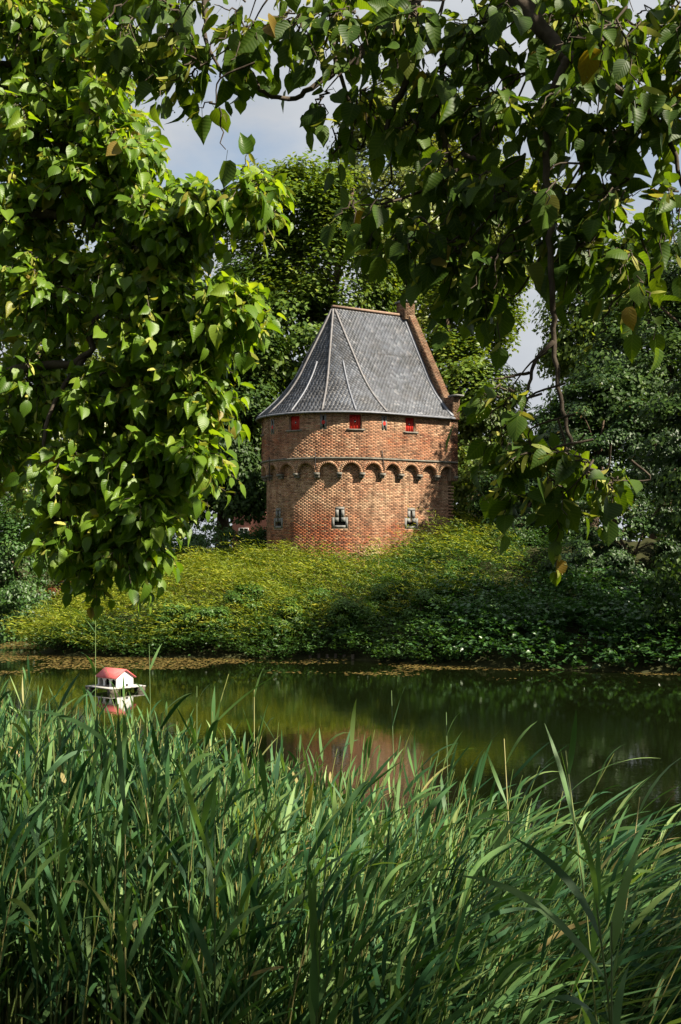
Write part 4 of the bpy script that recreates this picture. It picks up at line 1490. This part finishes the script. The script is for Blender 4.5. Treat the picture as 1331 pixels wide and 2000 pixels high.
class Linden:
    def __init__(s, name, label, base, mat, seed, size, face=0.4):
        s.t = thing(name, label, 'tree', base)
        s.base = np.array(base, float)
        s.face = face
        s.mat, s.rng, s.size = mat, np.random.default_rng(seed), size
        s.pos, s.rot, s.scl, s.tpl = [], [], [], []
        s.tw, s.br, s.fr = MB(), MB(), MB()
        s.nb = 0

    def bough(s, pts, r0, r1, name='branch', n=8, dense=6):
        p = catmull(pts, dense)
        rg = s.rng
        p[1:-1] += rg.normal(size=(len(p) - 2, 3)) * min(r0, 0.03) * 0.22
        mb = MB()
        mb.tube(p, np.linspace(r0, r1, len(p)), n)
        mb.build(name, M['bark'], s.t, smooth=True)
        return p

    def twig(s, st, d, L, droop, gap=0.048, bract=0.35, flatten=0.0):
        rg = s.rng
        d = nrm(d)
        m = 7
        q = np.linspace(0, 1, m)[:, None]
        pts = st + d * (L * q) + np.array([0, 0, -1.0]) * droop * L * q ** 2 + rg.normal(size=(m, 3)) * 0.008
        s.tw.tube(pts, np.linspace(0.0042, 0.0018, m), 4, cap=False)
        ns = int(L / gap)
        tt = np.linspace(0.12, 1.0, ns)
        base = np.stack([np.interp(tt, q[:, 0], pts[:, k]) for k in range(3)], 1)
        tg = nrm(d + np.array([0, 0, -2 * droop]) * tt[:, None])
        sgn = np.where(np.arange(ns) % 2 == 0, 1.0, -1.0)[:, None]
        hs = np.cross(tg, [0, 0, 1.0])
        side = nrm(hs) * sgn
        ax = nrm(tg * 0.55 + side * rg.uniform(0.35, 0.9, (ns, 1)) + np.array([0, 0, -1.0]) * rg.uniform(-0.1, 0.9, (ns, 1)) + rg.normal(size=(ns, 3)) * 0.35)
        ax[-1] = tg[-1] + [0, 0, -0.3]
        out = nrm(np.array([d[0], d[1], 0.0]) + 1e-6)
        nor = nrm(np.array([0, 0, 0.75]) + out * 0.35 + SUNV * s.face + rg.normal(size=(ns, 3)) * 0.6)
        sc = s.size * np.clip(rg.normal(0.9, 0.24, ns), 0.4, 1.4)
        rt = frames(ax, nor)
        s.pos.append(base + ax_norm(ax) * (0.42 * sc)[:, None])
        s.rot.append(rt)
        s.scl.append(sc)
        s.tpl.append(rg.integers(0, len(TPL), ns))
        # bracts with fruits hang below the twig
        nb = rg.binomial(ns, min(bract, 1.0))
        if nb:
            k = rg.integers(0, ns, nb)
            a = nrm(np.array([0, 0, -0.8]) + rg.normal(size=(nb, 3)) * 0.5 + out * 0.9)
            bl = s.size * rg.uniform(0.7, 1.05, nb)
            s.br.inst(BV, BF, base[k] + [0, 0, -0.006], frames(a, rg.normal(size=(nb, 3))), bl)
            e = base[k] + a * (bl * 0.9)[:, None]
            for _ in range(2 if s.face < 0.5 else 1):
                fp = e + rg.normal(size=(nb, 3)) * 0.012 + [0, 0, -0.018]
                s.fr.inst(OV, OF, fp, np.tile(np.eye(3), (nb, 1, 1)), rg.uniform(0.0028, 0.0042, nb))

    def clump(s, c, rad, n, out=(0, 0, 0), L=(0.35, 0.7), droop=(0.15, 0.5), gap=0.048, bract=0.35, tie=None, shrink=0.0):
        rg = s.rng
        c, rad = np.asarray(c, float), np.maximum(np.asarray(rad, float) - shrink, 0.03)
        d = nrm(rg.normal(size=(n, 3)))
        st = c + d * rad * (rg.uniform(0, 1, (n, 1)) ** 0.5) * 0.8
        dr = nrm(d * 0.7 + np.asarray(out) + [0, 0, 0.05] + rg.normal(size=(n, 3)) * 0.25)
        for q in range(n):
            s.twig(st[q], dr[q], rg.uniform(*L), rg.uniform(*droop), gap, bract)
        for q in range(max(1, n // 7)):            # supporting twigs from the clump's heart
            e = st[rg.integers(0, n)]
            a = (np.asarray(tie) if tie is not None else c - np.asarray(out) * 0.4)
            p = catmull([a, (a + e) / 2 + rg.normal(size=3) * 0.05, e], 4)
            s.tw.tube(p, np.linspace(0.0048, 0.002, len(p)), 5, cap=False)

    def finish(s):
        pos, rot, scl, tpl = np.concatenate(s.pos), np.concatenate(s.rot), np.concatenate(s.scl), np.concatenate(s.tpl)
        px = 665.5 + FPX * pos[:, 0] / np.maximum(pos[:, 1], 0.1)
        py = HZ - FPX * (pos[:, 2] - EYE) / np.maximum(pos[:, 1], 0.1)
        vis = (pos[:, 1] > 1) & (px > 10) & (px < 1321) & (py > 10) & (py < 1990)
        area = np.where(vis, (scl / np.maximum(pos[:, 1], 0.1)) ** 2 * (0.25 + np.abs(np.einsum('ni,ni->n', rot[:, :, 2], nrm(pos - [0, 0, EYE])))), -1)
        one = np.argsort(-area)[:300]
        rest = np.ones(len(pos), bool)
        rest[one] = False
        mb = MB()
        for k, (v, f, co) in enumerate(TPL):
            m = rest & (tpl == k)
            mb.inst(v, f, pos[m], rot[m], scl[m], co)
        mb.build('foliage', s.mat, s.t, smooth=True, kind='stuff')
        mes = []
        for k, (v, f, co) in enumerate(TPL):
            b = MB()
            b.add(v, f, co)
            me = b.mesh('linden_leaf', True)
            me.materials.append(s.mat)
            mes.append(me)
        inv = Matrix.Translation(-Vector(s.t.location))
        for k in one:
            o = bpy.data.objects.new('leaf', mes[tpl[k]])
            COL.objects.link(o)
            o.parent = s.t
            o.matrix_parent_inverse = inv
            m3 = rot[k] * scl[k]
            mw = Matrix(((*m3[0], pos[k][0]), (*m3[1], pos[k][1]), (*m3[2], pos[k][2]), (0, 0, 0, 1)))
            o.matrix_basis = mw
        s.tw.build('twigs', M['bark'], s.t, kind='stuff')
        if s.br.n:
            s.br.build('bracts', M['bract'], s.t, kind='stuff', label='pale yellow green flower bracts hanging below the leaves')
            s.fr.build('fruits', M['fruit'], s.t, kind='stuff')
        print(s.t.name, 'leaves', len(pos))


def ax_norm(a):
    return nrm(a)


def PR(px, py, Y, rpx, rpy, ry):
    """clump centre and radii from its place and size in the photograph"""
    s = Y / FPX
    return W(px, py, Y), np.array([rpx * s, ry, rpy * s])


# --- the sunlit linden that hangs in from the left
LB = (-6.0, 7.6, float(ground_z(-6.0, 7.6)) - 0.1)
lt = Linden('linden_tree', 'sunlit linden tree hanging in from the left edge with bright leaves', LB, M['linden_painted_sun'], 71, 0.072, 1.2)
fk = np.array([-5.4, 7.6, 5.2])
lt.bough([LB, np.array([-5.9, 7.6, 2.8]), fk], 0.26, 0.17, 'trunk', 12)
B = {}
B['a'] = lt.bough([fk, W(-250, 500, 7.6), W(60, 420, 7.2), W(215, 455, 7.0), W(270, 505, 6.9), W(330, 600, 6.8)], 0.045, 0.006)
B['b'] = lt.bough([fk, W(-250, 760, 7.4), W(40, 720, 7.0), W(165, 700, 6.9), W(190, 620, 6.9), W(300, 560, 6.8)], 0.042, 0.006)
B['c'] = lt.bough([W(165, 700, 6.9), W(100, 800, 6.8), W(90, 900, 6.7), W(130, 1000, 6.7)], 0.016, 0.005)
B['d'] = lt.bough([fk, np.array([-4.4, 7.5, 7.0]), W(-40, 120, 7.6), W(120, 90, 7.4), W(260, 180, 7.2)], 0.04, 0.006)
B['e'] = lt.bough([fk, np.array([-5.0, 7.4, 7.5]), W(-60, -200, 7.6), W(140, -120, 7.4), W(300, -60, 7.2)], 0.05, 0.012)
B['f'] = lt.bough([W(215, 455, 7.0), W(330, 420, 6.8), W(440, 400, 6.6), W(515, 375, 6.5)], 0.014, 0.004)
B['g'] = lt.bough([W(330, 600, 6.8), W(430, 600, 6.6), W(530, 605, 6.5)], 0.010, 0.004)
OUTL = np.array([0.45, -0.45, -0.05])
LC = [  # px, py, Y, rpx, rpy, ry, twigs
    (60, 60, 7.6, 130, 130, 0.8, 46), (190, 110, 7.3, 90, 110, 0.6, 34), (205, 225, 7.1, 75, 85, 0.5, 28), (90, 250, 7.4, 120, 120, 0.7, 42),
    (251, 300, 7.0, 55, 45, 0.4, 16), (180, 370, 7.2, 130, 90, 0.6, 42), (50, 430, 7.4, 100, 120, 0.7, 36), (284, 405, 6.9, 90, 55, 0.4, 28),
    (382, 395, 6.6, 60, 40, 0.3, 14), (485, 368, 6.5, 30, 26, 0.2, 9), (334, 460, 6.8, 80, 60, 0.4, 26), (250, 520, 7.0, 110, 90, 0.5, 38),
    (100, 570, 7.2, 120, 110, 0.6, 36), (314, 570, 6.8, 90, 70, 0.4, 30), (412, 590, 6.6, 55, 45, 0.3, 16), (468, 605, 6.5, 30, 30, 0.2, 8),
    (276, 660, 6.9, 110, 80, 0.5, 34), (354, 690, 6.7, 70, 70, 0.3, 24), (392, 770, 6.6, 45, 50, 0.3, 14), (304, 770, 6.8, 90, 80, 0.4, 30),
    (210, 780, 7.0, 110, 100, 0.5, 34), (80, 740, 7.2, 100, 110, 0.6, 30), (372, 880, 6.5, 40, 50, 0.25, 13), (324, 880, 6.7, 60, 70, 0.3, 22),
    (246, 900, 6.8, 90, 80, 0.4, 28), (150, 910, 6.9, 90, 90, 0.4, 26), (284, 990, 6.6, 55, 50, 0.3, 17), (240, 1020, 6.7, 70, 60, 0.3, 20),
    (140, 1030, 6.8, 65, 60, 0.3, 18), (180, 1085, 6.7, 35, 35, 0.2, 8), (238, 1080, 6.6, 30, 35, 0.2, 7), (276, 1050, 6.6, 35, 30, 0.2, 7),
    (-60, 200, 7.7, 120, 200, 0.8, 40), (-70, 550, 7.6, 110, 200, 0.8, 36), (0, 860, 7.2, 70, 110, 0.5, 18), (60, -80, 7.6, 220, 90, 0.8, 40),
    (246, -40, 7.3, 90, 80, 0.5, 24)]
for (px, py, Y, a, b, c, n) in LC:
    ctr, rad = PR(px, py, Y, a, b, c)
    lt.clump(ctr, rad, int(n * 3.6), OUTL * (1.0 if px > 200 else 0.5), (0.07, 0.22), (0.1, 0.6), gap=0.028, bract=0.6, shrink=0.12)
lt.finish()

# --- the shaded linden overhead, its trunk right of the photographer
RB = (4.6, 1.2, float(ground_z(4.6, 1.2)) - 0.1)
rt_ = Linden('linden_tree', 'shaded linden boughs hanging overhead from the right with dark leaves', RB, M['linden_painted_shade'], 72, 0.076, 0.3)
fk = np.array([4.4, 1.6, 5.0])
rt_.bough([RB, np.array([4.55, 1.3, 3.4]), fk], 0.30, 0.2, 'trunk', 12)
Y0 = 4.6
lim = rt_.bough([fk, np.array([3.2, 3.0, 6.6]), W(960, -260, 5.0), W(985, -60, 4.8), W(1050, 45, 4.7), W(1112, 108, Y0)], 0.062, 0.022)
rt_.bough([W(1112, 108, Y0), W(1085, 170, Y0), W(1068, 280, Y0), W(1072, 420, 4.55), W(1078, 560, 4.5), W(1084, 680, 4.5), W(1096, 790, 4.45), W(1118, 868, 4.4)], 0.0165, 0.006)
rt_.bough([W(1082, 668, 4.5), W(1050, 700, 4.48), W(1030, 760, 4.45), W(1012, 830, 4.45)], 0.009, 0.004)
rt_.bough([W(1034, 728, 4.47), W(1000, 735, 4.45), W(965, 742, 4.45)], 0.006, 0.003)
rt_.bough([W(1112, 108, Y0), W(1200, 170, 4.6), W(1290, 240, 4.7), W(1340, 380, 4.7)], 0.02, 0.006)
rt_.bough([fk, np.array([2.6, 3.4, 7.4]), W(820, -300, 5.4), W(818, -30, 5.2), W(806, 80, 5.1), W(800, 140, 5.0), W(768, 215, 5.0), W(730, 312, 4.9)], 0.045, 0.006)
rt_.bough([W(800, 140, 5.0), W(832, 190, 4.95), W(866, 262, 4.9), W(884, 340, 4.9), W(896, 440, 4.85), W(905, 540, 4.8)], 0.016, 0.005)
rt_.bough([W(905, 300, 4.9), W(960, 330, 4.8), W(1010, 420, 4.8)], 0.010, 0.004)
rt_.bough([W(818, -30, 5.2), W(740, 60, 5.2), W(690, 120, 5.15), W(640, 150, 5.1), W(577, 192, 5.05), W(515, 180, 5.0), W(494, 142, 5.0)], 0.02, 0.005)
rt_.bough([W(660, -160, 5.2), W(655, 20, 5.15), W(655, 110, 5.1), W(690, 240, 5.1), W(650, 300, 5.0)], 0.014, 0.004)
rt_.bough([W(896, 330, 4.9), W(830, 370, 4.85), W(760, 395, 4.8), W(700, 400, 4.8)], 0.007, 0.003)
rt_.bough([fk, np.array([1.6, 3.2, 7.0]), W(520, -300, 5.2), W(430, -60, 5.0), W(400, 60, 4.9), W(430, 150, 4.8)], 0.03, 0.004)
OUTR = np.array([-0.35, 0.1, -0.35])
RC = [
    (250, 40, 4.8, 70, 60, 0.3, 12), (245, 95, 4.8, 35, 35, 0.2, 5), (350, 50, 4.8, 90, 50, 0.4, 18), (385, 125, 4.8, 50, 40, 0.2, 8), (425, 205, 4.7, 22, 25, 0.1, 3),
    (480, 50, 4.9, 80, 60, 0.4, 18), (580, 60, 5.0, 80, 70, 0.4, 18), (625, 190, 5.0, 30, 60, 0.2, 5), (680, 60, 5.0, 90, 80, 0.4, 20), (700, 180, 5.0, 60, 80, 0.3, 10), (660, 250, 5.0, 30, 40, 0.2, 4),
    (800, 60, 5.0, 100, 80, 0.5, 22), (860, 180, 5.0, 80, 90, 0.4, 20), (810, 250, 4.9, 50, 70, 0.3, 9), (870, 330, 4.9, 70, 80, 0.4, 16), (760, 400, 4.8, 60, 30, 0.2, 7), (690, 400, 4.8, 25, 20, 0.15, 3), (810, 450, 4.8, 60, 45, 0.3, 11),
    (950, 70, 5.0, 100, 80, 0.5, 24), (960, 220, 4.9, 90, 100, 0.5, 22), (950, 380, 4.8, 90, 90, 0.5, 22), (890, 490, 4.8, 60, 60, 0.3, 13), (960, 510, 4.7, 70, 60, 0.4, 15), (930, 570, 4.7, 45, 25, 0.2, 7), (985, 570, 4.7, 25, 25, 0.15, 4),
    (1100, 40, 4.9, 100, 70, 0.5, 22), (1080, 220, 4.8, 90, 100, 0.5, 20), (1060, 400, 4.7, 90, 90, 0.4, 20), (1130, 480, 4.6, 80, 70, 0.3, 16), (1200, 90, 4.8, 100, 100, 0.5, 22), (1210, 260, 4.8, 90, 90, 0.5, 20), (1190, 390, 4.7, 80, 70, 0.4, 16), (1210, 500, 4.6, 60, 50, 0.3, 11), (1250, 560, 4.5, 45, 40, 0.2, 7), (1200, 590, 4.5, 30, 25, 0.2, 4),
    (1310, 60, 4.8, 90, 100, 0.5, 18), (1310, 230, 4.7, 70, 90, 0.4, 14), (1310, 400, 4.6, 50, 60, 0.3, 9), (1360, 150, 4.7, 80, 140, 0.5, 18), (1180, 60, 4.2, 120, 60, 0.3, 10),
    (987, 770, 4.45, 30, 30, 0.12, 5), (977, 850, 4.45, 25, 40, 0.12, 4), (1022, 830, 4.45, 30, 30, 0.15, 4), (1007, 900, 4.4, 40, 30, 0.15, 6), (1040, 890, 4.4, 40, 40, 0.15, 6), (1100, 890, 4.4, 40, 35, 0.15, 6), (1075, 940, 4.4, 40, 30, 0.15, 6), (1150, 910, 4.35, 40, 30, 0.15, 7), (1190, 940, 4.35, 30, 25, 0.15, 6), (1075, 980, 4.4, 15, 15, 0.1, 2),
    (700, -90, 5.2, 260, 90, 0.6, 40), (350, -80, 5.0, 200, 80, 0.5, 30), (1080, -90, 5.0, 260, 90, 0.6, 50)]
for (px, py, Y, a, b, c, n) in RC:
    ctr, rad = PR(px, py, Y, a, b, c)
    rt_.clump(ctr, rad, max(2, int(n * (1.3 if (px > 760 and py < 480) else 0.95))), OUTR * (1 if px < 1100 else 0.5), (0.05, 0.15), (0.2, 0.8), gap=0.027, bract=1.0 if py > 600 else 0.45, shrink=0.125)
# unseen crown clumps, added right of and above the photographer to shade the reeds
for (x, y, z, r, n) in ((3.2, 1.6, 7.6, 1.1, 40), (4.6, 1.0, 8.4, 1.5, 50), (3.2, 0.2, 6.6, 1.2, 36), (5.6, 1.0, 5.2, 1.0, 30), (5.8, 1.4, 6.2, 1.3, 36), (2.6, 1.4, 7.6, 1.0, 30), (2.8, 2.3, 5.0, 0.7, 26), (3.8, 1.9, 5.9, 0.9, 34), (4.2, 0.6, 5.4, 1.0, 26), (4.8, 2.3, 5.4, 0.8, 28), (2.7, 1.7, 6.2, 0.7, 24), (4.4, 3.6, 7.9, 1.0, 28)):
    rt_.clump((x, y, z), (r, r, r * 0.8), n, (0, 0, -0.2), (0.5, 0.9), (0.1, 0.5), gap=0.06, bract=0.05)
crw = []
for (x, y, z, r) in ((1.0, 0.2, 7.2, 1.6), (-1.2, 0.0, 7.6, 1.6), (2.6, -1.6, 7.4, 1.8), (0.2, -2.2, 7.6, 1.8), (-2.6, -1.4, 7.2, 1.6), (4.4, -1.2, 8.4, 2.0), (2.2, 0.8, 8.4, 1.5), (6.4, -0.4, 8.0, 1.6), (6.4, 2.4, 6.6, 1.5), (0.2, 1.4, 7.4, 1.2), (-1.6, 1.6, 7.6, 1.1), (1.6, 1.9, 6.9, 0.9), (6.6, -1.0, 6.2, 1.6), (3.0, -3.6, 6.4, 1.8)):
    crw.append(ellipsoid_clumps(rt_.rng, (x, y, z), (r, r, r * 0.6), 22, 0.2))
crw = np.concatenate(crw)
mb = MB()
clump_leaves(mb, rt_.rng, crw, rt_.rng.uniform(0.35, 0.6, len(crw)), 22000, 0.20, np.array([2.0, 0, 4.0]))
mb.build('added_shade_crown', rt_.mat, rt_.t, kind='stuff')  # unseen canopy added overhead to darken the reeds
for (x, y, z) in ((1.0, 0.2, 7.2), (-1.2, 0.0, 7.4), (2.6, -1.6, 7.2), (-2.4, -1.2, 7.0), (5.8, 0.6, 7.8), (0.0, 1.4, 7.3), (3.0, -3.4, 6.2)):
    rt_.bough([fk, np.array([(x + fk[0]) / 2, (y + fk[1]) / 2, max(z, 5) + 0.2]), np.array([x, y, z])], 0.07, 0.012)
rt_.finish()

# tall unseen trees added behind and beside the photographer to cut the sky light
def added_shade_tree(label, x, y, h, r, seed):
    far_tree('added_shade_tree', label, 'tree', x, y, [(x, y, 2.0 + h * 0.55, r, r, h * 0.45, 46), (x, y, 3.6, r * 0.8, r * 0.8, 1.6, 16)], 9000, 0.42, M['elm_leaf'], seed, 0.35, (0.8, 1.4), 'added shade trees behind the photographer', 4)


added_shade_tree('broad unseen tree added for shade behind the photographer on the near bank', -4.5, -8.0, 13, 4.2, 301)
added_shade_tree('unseen tree added for shade left of the photographer beside the linden trunk', -11.5, 3.0, 13, 3.8, 302)
added_shade_tree('unseen tree added for shade furthest behind the photographer', 2.0, -12.0, 14, 4.2, 303)
added_shade_tree('unseen tree added for shade right behind the shaded linden trunk', 9.5, -10.5, 11, 3.8, 304)
added_shade_tree('unseen tree added for shade on the left shore before the water inlet', -15.0, 12.5, 13, 4.0, 305)

# ------------------------------------------------------------------ reeds
def reed_parts(rng, base, H, lean, wind, nl, wide=1.0, leaf_len=0.42, first=0.28):
    """stem polyline with radii, and leaves as strips"""
    m = 5
    q = np.linspace(0, 1, m)[:, None]
    d = np.array([lean[0], lean[1], 0.0])
    st = base + np.array([0, 0, 1.0]) * H * q * (1 - 0.10 * np.linalg.norm(lean) * q) + d * H * (q ** 2)
    leaves = []
    for k in range(nl):
        f = first + (1 - first) * (k + rng.uniform(0.2, 0.8)) / nl
        b = np.array([np.interp(f, q[:, 0], st[:, c]) for c in range(3)])
        tg = nrm(np.array([0, 0, 1.0]) + 2 * d * f)
        az = rng.uniform(0, 2 * math.pi)
        o = np.array([math.cos(az), math.sin(az), 0]) * rng.uniform(0.5, 1.3) + np.array([wind[0], wind[1], 0]) * rng.uniform(0.4, 1.2)
        L = leaf_len * rng.uniform(0.6, 1.25) * (1.0 if f < 0.9 else 0.8)
        up = rng.uniform(0.9, 2.4) if f < 0.92 else rng.uniform(1.6, 3.0)
        d0 = nrm(o + tg * up)
        n = 7
        s_ = np.linspace(0, 1, n)[:, None]
        sag = rng.uniform(0.02, 0.45)
        pts = b + d0 * L * s_ + (np.array([wind[0], wind[1], 0]) * 0.35 * rng.uniform(0.3, 1.2) + np.array([0, 0, -sag])) * L * s_ ** 2.2
        tl = nrm(np.gradient(pts, axis=0))
        sd0 = nrm(np.cross(tl, [0, 0, 1.0]) + 1e-6)
        tw = rng.normal(0, 0.5) + rng.normal(0, 0.9) * s_
        nn = np.cross(sd0, tl)
        sv = sd0 * np.cos(tw) + nn * np.sin(tw)
        w = 0.0135 * wide * rng.uniform(0.7, 1.25) * np.array([0.35, 0.9, 1.0, 0.95, 0.75, 0.42, 0.03])[:, None]
        leaves.append((pts + sv * w, pts - sv * w))
    return st, leaves


def add_leaf(mb, lf):
    a, b = lf
    n = len(a)
    i = np.arange(n - 1)
    mb.add(np.concatenate([a, b]), [np.stack([i, i + 1, n + i + 1, n + i], 1)])


rng = np.random.default_rng(81)
ml, ms = MB(), MB()
cnt = 0
while cnt < 4400:
    y = 4.3 + 8.4 * rng.uniform(0, 1) ** 0.9
    half = 0.27 * y + 0.35
    x = rng.uniform(-half, half)
    far = np.interp(x, [-3.6, -2, -1, 0, 0.8, 1.6, 2.5], [12.6, 11.0, 9.6, 8.4, 7.3, 6.2, 5.2])
    if y > far + rng.normal(0, 0.25):
        continue
    z = float(ground_z(x, y))
    z = max(z, -0.35)
    topz = 1.94 + rng.normal(0, 0.16) + (0.36 * sstep(0.3, -0.9, x) + 0.15) * sstep(7.2, 5.4, y) - 0.06 * sstep(0.2, 1.2, x)
    if rng.uniform() < 0.05:
        topz += rng.uniform(0.1, 0.35)
    H = topz - z
    r_ = float(sstep(-0.5, 1.3, x + 0.12 * (6 - y)))
    lean = (0.03 + 0.30 * r_ + rng.normal(0, 0.07), 0.02 + rng.normal(0, 0.06))
    if H < 0.5:
        continue
    wind = (0.08 + 0.95 * r_, 0.03)
    st, lv = reed_parts(rng, np.array([x, y, z]), H, lean, wind, rng.integers(6, 9), 0.68, 0.33 + 0.09 * r_, 0.42)
    ms.tube(st, np.linspace(0.0055, 0.0022, len(st)), 3, cap=False)
    for lf in lv:
        add_leaf(ml, lf)
    cnt += 1
ms.build('reed_stems', M['reed_stem'], kind='stuff', label='thin green and straw coloured stems of the reed bed')
ml.build('reed_bed_foliage', M['reed'], smooth=True, kind='stuff', label='dense bed of long bladed green reeds along the near bank')

# single reeds that stand out from the bed
def one_reed(label, px, Y, pytop, lean, wind, nl, wide, ll, seed, first=0.3):
    rg = np.random.default_rng(seed)
    top = W(px, pytop, Y)
    bx, by = top[0] - lean[0] * 1.6, Y - lean[1] * 1.6
    z = max(float(ground_z(bx, by)), -0.3)
    H = (top[2] - z) / (1 - 0.10 * math.hypot(*lean))
    lean = ((top[0] - bx) / H, (Y - by) / H)
    t = thing('reed', label, 'reed', (bx, by, z), 'single reeds in front of the bed')
    st, lv = reed_parts(rg, np.array([bx, by, z]), H, lean, wind, nl, wide * 0.78, ll, first)
    mb = MB()
    mb.tube(st, np.linspace(0.005, 0.0018, len(st)), 6)
    mb.build('stem', M['reed_stem'], t, smooth=True)
    for lf in lv:
        mb = MB()
        add_leaf(mb, lf)
        mb.build('leaf', M['reed_single'], t, smooth=True)


RD = [('tallest reed of all, standing up beside the red roofed duck house', 187, 8.6, 1212, (0.0, 0.0), (-0.3, 0), 9, 0.9, 0.36),
      ('tall reed with drooping tip right of the duck house', 292, 8.8, 1262, (-0.02, 0), (0.1, 0), 9, 1.0, 0.4),
      ('tall reed with folded pale tip in front of the dark water, left of centre', 385, 8.0, 1340, (0.0, 0), (0.3, 0), 9, 1.0, 0.4),
      ('upright reed before the water below the tower', 497, 7.4, 1345, (0.0, 0), (0.2, 0), 9, 1.0, 0.42),
      ('broad bladed reed rising against the pinkish tower reflection', 765, 6.3, 1350, (-0.03, 0), (-0.2, 0), 8, 1.15, 0.42),
      ('slim reed right of the pinkish tower reflection', 872, 6.4, 1392, (-0.02, 0), (0.2, 0), 8, 0.9, 0.36),
      ('leaning reed against the black water', 985, 5.8, 1445, (-0.05, 0), (0.4, 0), 8, 1.0, 0.4),
      ('arching reed with long pale blade over the black water', 1105, 4.2, 1470, (-0.10, 0), (-0.2, 0), 8, 1.10, 0.5),
      ('reed at the right edge before the brown floating weed', 1250, 4.8, 1560, (0.1, 0), (0.7, 0), 8, 1.0, 0.42),
      ('nearest reed with broad blades fanned out at the lower right', 1150, 2.9, 1640, (-0.06, 0), (-0.9, 0), 10, 1.10, 0.42),
      ('near reed with a pale hanging blade by the lower right corner', 1195, 2.8, 1800, (0.0, 0), (0.3, 0), 8, 1.10, 0.34),
      ('dark near reed with wide blades at the left', 75, 5.0, 1400, (0.0, 0), (0.2, 0), 10, 1.02, 0.42),
      ('dark near reed with blades bent flat to the left below the duck house', 232, 4.9, 1375, (0.02, 0), (-0.7, 0), 10, 1.02, 0.44),
      ('near reed with a light stem at the lower left', 245, 4.0, 1560, (0.0, 0), (0.15, 0), 10, 0.94, 0.40),
      ('near reed with crossed blades at the bottom centre', 640, 3.6, 1640, (0.03, 0), (0.4, 0), 10, 1.02, 0.40),
      ('near reed with grey green blades left of bottom centre', 420, 3.8, 1600, (0.0, 0), (0.2, 0), 10, 0.98, 0.40)]
for k, (lab, px, Y, pt, le, wi, nl, wd, ll) in enumerate(RD):
    one_reed(lab, px, Y, pt, le, wi, nl, wd, ll, 900 + k)
